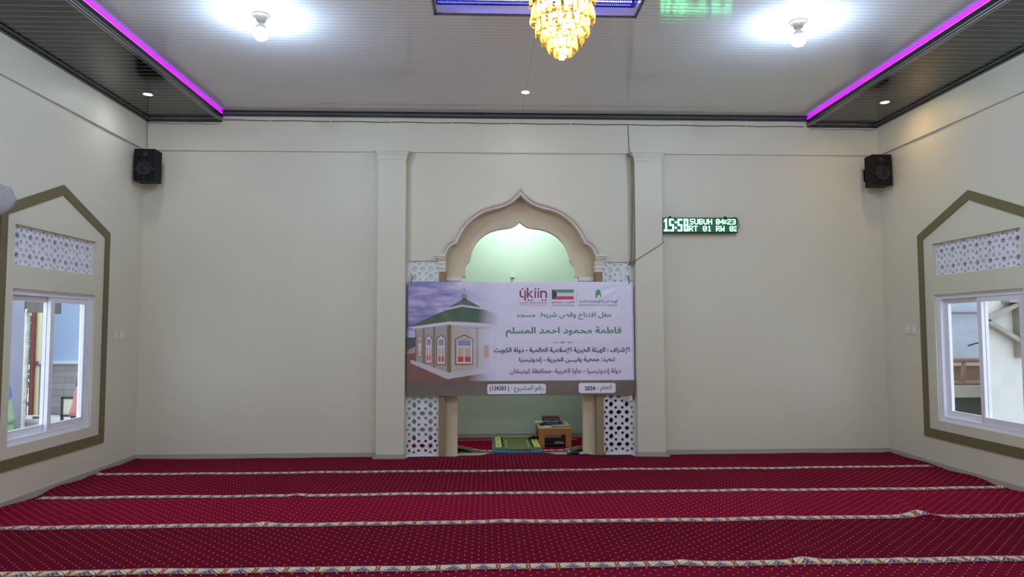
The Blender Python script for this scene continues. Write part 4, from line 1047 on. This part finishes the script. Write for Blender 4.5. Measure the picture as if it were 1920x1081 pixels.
def crumple(name, x0, x1, y0, y1, z, amp, m, lab, cat, th=.006, rot=0):
    b = MB(); cx, cy = (x0+x1)/2, (y0+y1)/2
    def fn(i, j):
        x, y = (x0-cx)+(x1-x0)*i, (y0-cy)+(y1-y0)*j
        return (cx+x*math.cos(rot)-y*math.sin(rot), cy+x*math.sin(rot)+y*math.cos(rot), z+.002+amp*(.5+.5*math.sin(8*i+3*j+x0*40))*math.sin(PI*min(max(j, .02), .98)))
    b.grid(14, 10, fn); o = b.build(name, m, fix=False); k_ = o.modifiers.new('thickness', 'SOLIDIFY'); k_.thickness = th; k_.offset = 1
    return tag(o, lab, cat)
crumple('folded_cloth', .385, .66, .78, .94, TH, .045, M('navy_blue_cloth', (52, 58, 110), .7, 0, .3, .2, 25), 'dark blue crumpled cloth on the low table in front of the book stack', 'cloth')
crumple('paper_sheet', .295, .47, .60, .70, TH, .004, M('white_paper', (226, 228, 232), .8), 'white paper sheet at the front left of the low table', 'paper', .003)
crumple('booklet', .475, .735, .60, .76, TH, .012, M('pinkish_brown_paper_cover', (172, 136, 116), .6), 'pinkish brown booklet at the front right of the low table', 'booklet', .012, .12)
crumple('notepad', .265, .375, .98, 1.14, TH, .002, M('greenish_white_pad', (196, 204, 196), .7), 'pale notepad at the back left corner of the low table', 'notepad', .02)
tag(MB().box(.315, .378, .74, .80, TH, TH+.035).build('pencil_case', BLACK, bevel=.006), 'small black box beside the blue cloth on the low table', 'box')
# black amplifier rack behind the right pier
rk = thing('amplifier_rack', (1.27, 1.0, .012), 'black equipment rack half hidden behind the right pier of the niche', 'equipment rack')
MB().box(1.0, 1.56, .72, 1.28, .03, .66).build('cabinet', BLACK, rk, bevel=.006)
for k in range(4): MB().box(1.03, 1.53, .712, .72, .08+.14*k, .19+.14*k).build('rack_unit', GREYM, rk, bevel=.003)
MB().tube([(1.0, .80, .40), (.95, .79, .385), (.91, .79, .375)], .011, 8).build('side_handle', BLACK, rk)
MB().box(.965, 1.0, .8, .95, .17, .30).build('side_panel', GREYM, rk); MB().box(1.0, 1.14, .74, .9, .661, .672).build('paper_label', PAGES, rk)
for x in (1.03, 1.53):
    for y in (.76, 1.24): MB().lathe([(.02, .012), (.02, .03)], (x, y, 0), 12).build('foot', BLACK, rk)
# microphone on the threshold
mc = thing('microphone', (.63, -.03, .02), 'black corded microphone lying on the carpet at the niche threshold', 'microphone')
MB().sphere((.632, -.03, .052), .030, 16, 0, (1.1, 1, 1)).build('grille', M('grey_wire_mesh', (120, 130, 138), .35, .6, .5, .3, 200), mc)
MB().tube([(.655, -.03, .050), (.675, -.032, .048), (.76, -.045, .040)], [.027, .022, .017], 14).build('body', BLACK, mc)
MB().tube([(.76, -.045, .040), (.80, -.052, .036), (.845, -.058, .034)], [.016, .014, .013], 12).build('connector', SILVER, mc)
MB().tube(spline([(.845, -.058, .034), (.92, -.10, .025), (1.05, -.14, .022), (1.2, -.16, .02), (1.3, -.2, .02), (1.32, -.25, .022), (1.2, -.24, .022), (1.08, -.16, .026), (1.10, -.05, .04), (1.135, -.02, .09), (1.14, .04, .12)], 6), .006, 6).build('cord', BLACK, mc)

# ------------------------------------------------------------------ wrapped wall fan at the left edge
PLW = M('clouded_plastic_wrap', (168, 162, 166), .3, 0, .5, .18, 14, .6, 25)
fn_ = thing('wall_fan', (-4.9, -3.1, 2.83), 'wall fan wrapped in greyish plastic at the left edge of the photo', 'fan')
MB().box(-4.9, -4.875, -3.16, -3.04, 2.62, 2.80).tube([(-4.88, -3.1, 2.70), (-4.80, -3.1, 2.72), (-4.76, -3.1, 2.83)], .022, 10).build('wall_bracket', WHITEF, fn_)
MB().lathe([(.0, -.07), (.05, -.06), (.06, 0), (.05, .05), (.0, .06)], (-4.76, -3.1, 2.84), 16, 0, 'x').build('motor_housing', WHITEF, fn_)
b = MB()
def fanf(i, j):
    th, g = PI*j, 2*PI*i
    k = 1+.05*math.sin(5*g+3*th)+.05*math.sin(11*g+9*th)+.035*math.sin(23*g-7*th)
    x = .10*math.cos(th); rr = .235*math.sin(th)**.7*k if j not in (0, 1) else 0
    return (-4.69+x, -3.02+rr*math.cos(g)+.02*x, 2.765+rr*math.sin(g)*.6-.04*math.cos(g)*0+.25*rr*math.cos(g))
b.grid(48, 20, fanf); b.build('wrapped_cage', PLW, fn_)

# ------------------------------------------------------------------ outside the windows
GZ = -.45
SOIL = M('grey_yard_concrete', (168, 164, 158), .9, 0, .2, .12, 3)
struct(MB().box(-14, -5.06, -6, 9, GZ-.1, GZ).build('floor_yard_left', SOIL)); struct(MB().box(5.06, 14, -6, 9, GZ-.1, GZ).build('floor_yard_right', SOIL))
RAWC = M('rough_grey_blue_render', (138, 140, 158), .9, 0, .2, .12, 5, .3, 30); RAWW = M('chipped_white_render', (214, 208, 198), .9, 0, .2, .1, 20, .5, 25); LINT = M('dark_raw_concrete', (104, 98, 96), .9, 0, .2, .18, 8, .4, 30)
sd = thing('unfinished_gateway', (-7.3, 1.05, GZ), 'unfinished grey concrete pillar and lintel outside the left window', 'gateway')
MB().box(-8.6, -6.99, 1.0, 1.04, GZ, 2.6).build('pillar', RAWC, sd)
pe = [(-6.99, GZ)]+[(-6.962+.008*math.sin(k*2.7)+.007*math.sin(k*5.1), GZ+.06*k) for k in range(41)]+[(-6.99, 1.95)]
MB().prism(pe, 'xz', .995, 1.045).build('broken_edge', RAWW, sd)
MB().box(-7.0, -6.64, 1.0, 1.1, 1.90, 2.6).box(-6.64, -6.55, .96, 1.1, 1.88, 2.6).build('lintel', LINT, sd)
MB().tube([(-7.18, .98, 1.58), (-7.24, .97, 1.58), (-7.24, 1.0, 1.57)], .008, 6).build('bent_rod', BLACK, sd)
# yellow house with a reddish post
yh = thing('yellow_house', (-8, 3.1, GZ), 'pale yellow house wall with reddish trim seen through the left window', 'house')
MB().box(-8.185, -6.6, 3.05, 3.2, GZ, 4.5).build('wall', M('pale_yellow_paint', (232, 220, 168), .8, 0, .2, .05, 3), yh)
REDT = M('reddish_brown_trim_paint', (122, 62, 62), .7, 0, .3, .15, 10)
MB().box(-8.185, -8.125, 3.0, 3.12, GZ, 4.5).box(-8.125, -7.0, 3.02, 3.05, 1.05, 1.12).build('trim_band', REDT, yh)
MB().tube([(-8.225, 3.0, GZ), (-8.225, 3.0, 4.4)], .025, 10).build('rain_pipe', M('pale_green_pipe', (176, 192, 184), .5), yh)
b = MB(); rr = random.Random(3)
for k in range(600):
    x, y, z = -8.88+rr.gauss(0, .13), 3.9+rr.gauss(0, .3), 1.6+rr.gauss(0, .6); a = rr.uniform(0, 6.3); L_ = .09
    b.add([(x, y, z), (x+L_*math.cos(a), y+.03, z+L_*.5), (x+L_*1.5*math.cos(a), y, z-.03), (x+L_*.6*math.cos(a), y-.03, z-L_*.4)], [(0, 1, 2, 3)])
bush = thing('tall_shrub', (-8.88, 3.9, GZ), 'green leafy shrub in the gap behind the gateway', 'shrub')
b.build('foliage', M('green_leaf', (70, 112, 74), .7, 0, .3, .3, 8), bush, fix=False); MB().tube([(-8.88, 3.9, GZ), (-8.86, 3.9, 1.2), (-8.9, 3.92, 2.2)], [.05, .04, .02], 8).build('stem', M('brown_bark', (84, 66, 52), .9), bush)
# light blue wall with split-stone cladding
bl = thing('blue_house', (-6.4, 1.9, GZ), 'light blue outhouse wall clad in grey stone strips below', 'house')
MB().box(-7.28, -5.1, 1.85, 2.0, 1.16, 4.0).build('upper_wall', M('light_blue_paint', (176, 198, 232), .8, 0, .2, .04, 2), bl)
MB().box(-7.28, -5.1, 1.80, 1.85, 1.135, 1.175).build('ledge', WHITEF, bl)
t = NT('split_stone_cladding'); t.set(.9, 0, .2); br_ = t.n('ShaderNodeTexBrick'); mpn = t.n('ShaderNodeMapping'); mpn.inputs['Rotation'].default_value = (PI/2, 0, 0); t.l(t.obj(), mpn.inputs[0]); t.l(mpn.outputs[0], br_.inputs[0])
br_.inputs['Scale'].default_value = 1; br_.inputs['Brick Width'].default_value = .5; br_.inputs['Row Height'].default_value = .092; br_.inputs['Mortar Size'].default_value = .004
br_.inputs['Color1'].default_value = lin((150, 146, 148))+(1,); br_.inputs['Color2'].default_value = lin((184, 178, 178))+(1,); br_.inputs['Mortar'].default_value = lin((128, 124, 126))+(1,)
t.base(t.mix(t.math('MULTIPLY', t.noise(14, 4), .5), br_.outputs[0], lin((120, 116, 120)))); t.bump(t.noise(20, 4), .6); STN = t.m
MB().box(-7.28, -5.1, 1.82, 2.0, GZ, 1.135).build('stone_cladding', STN, bl)
st_ = thing('white_step', (-6.5, 1.4, GZ), 'white tiled step block below the left window view', 'step')
MB().box(-7.6, -5.3, 1.25, 1.80, GZ, .36).build('block', WHITEF, st_); MB().box(-7.6, -5.3, 1.22, 1.25, .32, .37).build('nosing', WHITEC, st_)
tag(MB().tube([(-7.02, 1.30, .38), (-6.90, 1.34, .38)], .02, 12).build('pipe_offcut', LINT), 'short grey pipe offcut lying on the white step', 'pipe')
# dark framed chair
chx = thing('folding_chair', (-6.25, .95, GZ), 'dark framed chair with white back panel outside the left window', 'chair')
CX0, CXA, CYA = -6.44, -6.15, .98
b0 = MB()
for x in (CX0, CXA): b0.box(x, x+.03, CYA, CYA+.03, GZ, .71)
b0.box(CX0, CXA+.03, CYA, CYA+.03, .68, .71).box(CX0, CXA+.03, CYA, CYA+.03, .43, .46)
b0.build('back_frame', M('dark_wood', (50, 40, 38), .6), chx); MB().box(CX0+.03, CXA, CYA+.01, CYA+.02, .46, .68).build('back_panel', RAWW, chx)
MB().box(CX0, CXA+.03, CYA-.36, CYA+.03, -.02, .01).build('seat', BLACK, chx)
for x in (CX0, CXA): MB().box(x, x+.03, CYA-.36, CYA-.33, GZ, -.02).build('front_leg', BLACK, chx)
# people
def person(loc, rot, top_m, low_m, scarf_m, lab, sc=1.0):
    t_ = thing('person', loc, lab, 'person'); t_['_o'] = (0, 0, 0); t_.rotation_euler = (0, 0, rot)
    SKIN = M('skin_'+lab[-6:].replace(' ', '_'), (176, 128, 100), .6, 0, .3, .05, 10)
    V = [(0, 0, .90), (0, .0, 1.08), (0, .0, 1.25), (0, .0, 1.33), (0, .015, 1.40), (0, .03, 1.47), (0, .035, 1.545)]
    Rr = [.14, .115, .13, .12, .05, .075, .072]; E2 = [(0, 1), (1, 2), (2, 3), (3, 4), (4, 5), (5, 6)]
    for s in (-1, 1):
        k = len(V); V += [(s*.09, 0, .84), (s*.10, .01, .48), (s*.10, -.01, .08), (s*.105, .11, .03)]; Rr += [.085, .055, .038, .03]; E2 += [(0, k), (k, k+1), (k+1, k+2), (k+2, k+3)]
        k = len(V); V += [(s*.16, 0, 1.31), (s*.21, .0, 1.05), (s*.20, .10, .84), (s*.195, .13, .78)]; Rr += [.052, .04, .028, .026]; E2 += [(3, k), (k, k+1), (k+1, k+2), (k+2, k+3)]
        for q, (dx, L_) in enumerate(((-.024, .065), (-.008, .075), (.008, .07), (.022, .055))):
            f0 = len(V); V += [(s*.195+dx, .15, .735), (s*.195+dx, .17, .735-L_)]; Rr += [.0085, .007]; E2 += [(k+3, f0), (f0, f0+1)]
        f0 = len(V); V += [(s*.165, .16, .765), (s*.155, .185, .735)]; Rr += [.009, .008]; E2 += [(k+3, f0), (f0, f0+1)]
    me = bpy.data.meshes.new('body'); me.from_pydata(V, E2, []); o = bpy.data.objects.new('body', me); COL.objects.link(o); o.parent = t_
    me.materials.append(SKIN); sk = o.modifiers.new('skin', 'SKIN'); sk.use_smooth_shade = True
    for i, r in enumerate(Rr): me.skin_vertices[0].data[i].radius = (r, r); me.skin_vertices[0].data[i].use_root = (i == 0)
    ss = o.modifiers.new('sub', 'SUBSURF'); ss.levels = ss.render_levels = 1
    b = MB(); b.lathe([(.07, 1.41), (.15, 1.36), (.19, 1.25), (.20, 1.15), (.235, 1.05), (.26, .98)], (0, 0, 0), 24, 0, 'z', True, 1, .72)
    for s in (-1, 1): b.tube([(s*.13, 0, 1.33), (s*.19, 0, 1.22), (s*.225, .0, 1.04), (s*.215, .09, .85)], [.075, .07, .058, .05], 12)
    b.build('blouse', top_m, t_)
    MB().lathe([(.19, 1.05), (.22, .82), (.25, .5), (.29, .10), (.285, .08)], (0, 0, 0), 28, 0, 'z', True, 1, .8).build('skirt', low_m, t_)
    b = MB()
    def sc_(i, j):
        g = 2*PI*i; th = .02+2.75*j/1.0
        z = 1.535+.125*math.cos(th) if th < 1.9 else 1.495-.16*(th-1.9)
        r = .108*math.sin(min(th, 1.6)) if th < 1.9 else .103+.035*(th-1.9)
        open_ = .55 if .30 < j < .62 and math.sin(g) > .6 else 1.0
        return (r*math.cos(g), .02+r*math.sin(g)*open_-.01, z)
    b.grid(28, 16, sc_); b.build('headscarf', scarf_m, t_)
    t_.scale = (sc, sc, sc)
    return t_
person((-5.80, .45, GZ), -1.2, M('dusty_pink_blouse_cloth', (176, 116, 112), .8, 0, .2, .35, 18), M('black_skirt_cloth', (34, 30, 32), .85), M('dark_maroon_scarf', (70, 34, 36), .8), 'person in dusty pink blouse and black skirt outside the left window')
person((-6.97, .55, GZ), -1.4, M('pale_green_dress_cloth', (158, 190, 150), .8, 0, .2, .15, 18), M('pale_green_skirt_cloth', (150, 184, 148), .8), M('blue_scarf_cloth', (84, 122, 190), .8), 'person in blue headscarf and pale green dress outside the left window', .88)

# right-hand yard
gw = thing('grey_outbuilding', (7.2, 2.1, GZ), 'bluish grey rendered wall seen through the right window', 'building')
MB().box(5.6, 8.6, 2.0, 2.15, .95, 4.0).build('wall', M('bluish_grey_render', (188, 197, 216), .9, 0, .2, .22, 6, .2, 20), gw)
PIPEM = M('rusty_pink_pipe_paint', (146, 110, 106), .6, 0, .4, .2, 20)
MB().tube([(6.0, 1.96, 1.90), (8.3, 1.96, 1.90)], .016, 8).build('wall_pipe', PIPEM, gw); MB().tube([(7.45, 1.98, 1.36), (7.56, 1.95, 1.40), (7.60, 1.9, 1.41)], .012, 6).build('tap', BLACK, gw)
pl_ = thing('mossy_planter_wall', (6.8, 1.2, GZ), 'low planter wall with mossy dark stone base outside the right window', 'planter')
MB().box(5.5, 7.6, 1.05, 1.9, GZ, .62).build('mossy_base', M('mossy_dark_stone', (74, 80, 70), .95, 0, .2, .5, 8, .8, 14), pl_)
MB().box(5.5, 7.6, 1.0, 1.95, .62, .78).build('concrete_kerb', M('pale_kerb_concrete', (186, 178, 166), .9, 0, .2, .15, 10), pl_)
MB().box(5.5, 7.6, 1.55, 1.9, .78, 1.08).build('raised_bed', M('brown_earth_block', (140, 118, 92), .95, 0, .2, .3, 8), pl_); MB().box(5.5, 7.6, 1.5, 1.92, 1.06, 1.12).build('bed_cap', M('cream_cap_stone', (206, 186, 156), .9), pl_)
rl = thing('pipe_railing', (6.6, 1.02, .78), 'rusty pink pipe railing standing on the planter kerb', 'railing')
for z in (1.17, .83): MB().tube([(5.6, 1.03, z), (7.5, 1.03, z)], .035, 10).build('rail', PIPEM, rl)
MB().tube([(6.66, 1.03, .83), (6.70, 1.03, 1.17)], .03, 10).build('post', PIPEM, rl)
wh = thing('white_wall', (7.2, .4, GZ), 'stained white rendered wall filling the right half of the right window', 'wall')
MB().box(6.50, 9.5, .30, .35, GZ, 4.0).build('wall', M('stained_white_render', (200, 198, 196), .9, 0, .2, .16, 3.5, .15, 20), wh)
GW = M('weathered_grey_timber', (150, 142, 136), .9, 0, .2, .2, 14)
bk_ = thing('timber_bracket', (6.9, .2, 1.3), 'weathered triangular timber bracket fixed on the white wall', 'bracket')
MB().box(6.90, 7.02, .16, .299, 1.24, 2.1).build('upright', GW, bk_)
def beam(nm, a, b_, w_):
    dx, dz = b_[0]-a[0], b_[1]-a[1]; L_ = math.hypot(dx, dz); nx, nz_ = -dz/L_*w_/2, dx/L_*w_/2
    MB().prism([(a[0]+nx, a[1]+nz_), (b_[0]+nx, b_[1]+nz_), (b_[0]-nx, b_[1]-nz_), (a[0]-nx, a[1]-nz_)], 'xz', .17, .28).build(nm, GW, bk_)
beam('upper_strut', (6.46, 1.76), (6.95, 2.0), .055); beam('lower_strut', (6.46, 1.75), (6.92, 1.47), .055)
MB().box(6.75, 7.1, .14, .299, 2.0, 2.05).build('top_plate', GW, bk_)

for o in bpy.data.objects:
    if '_o' in o: del o['_o']
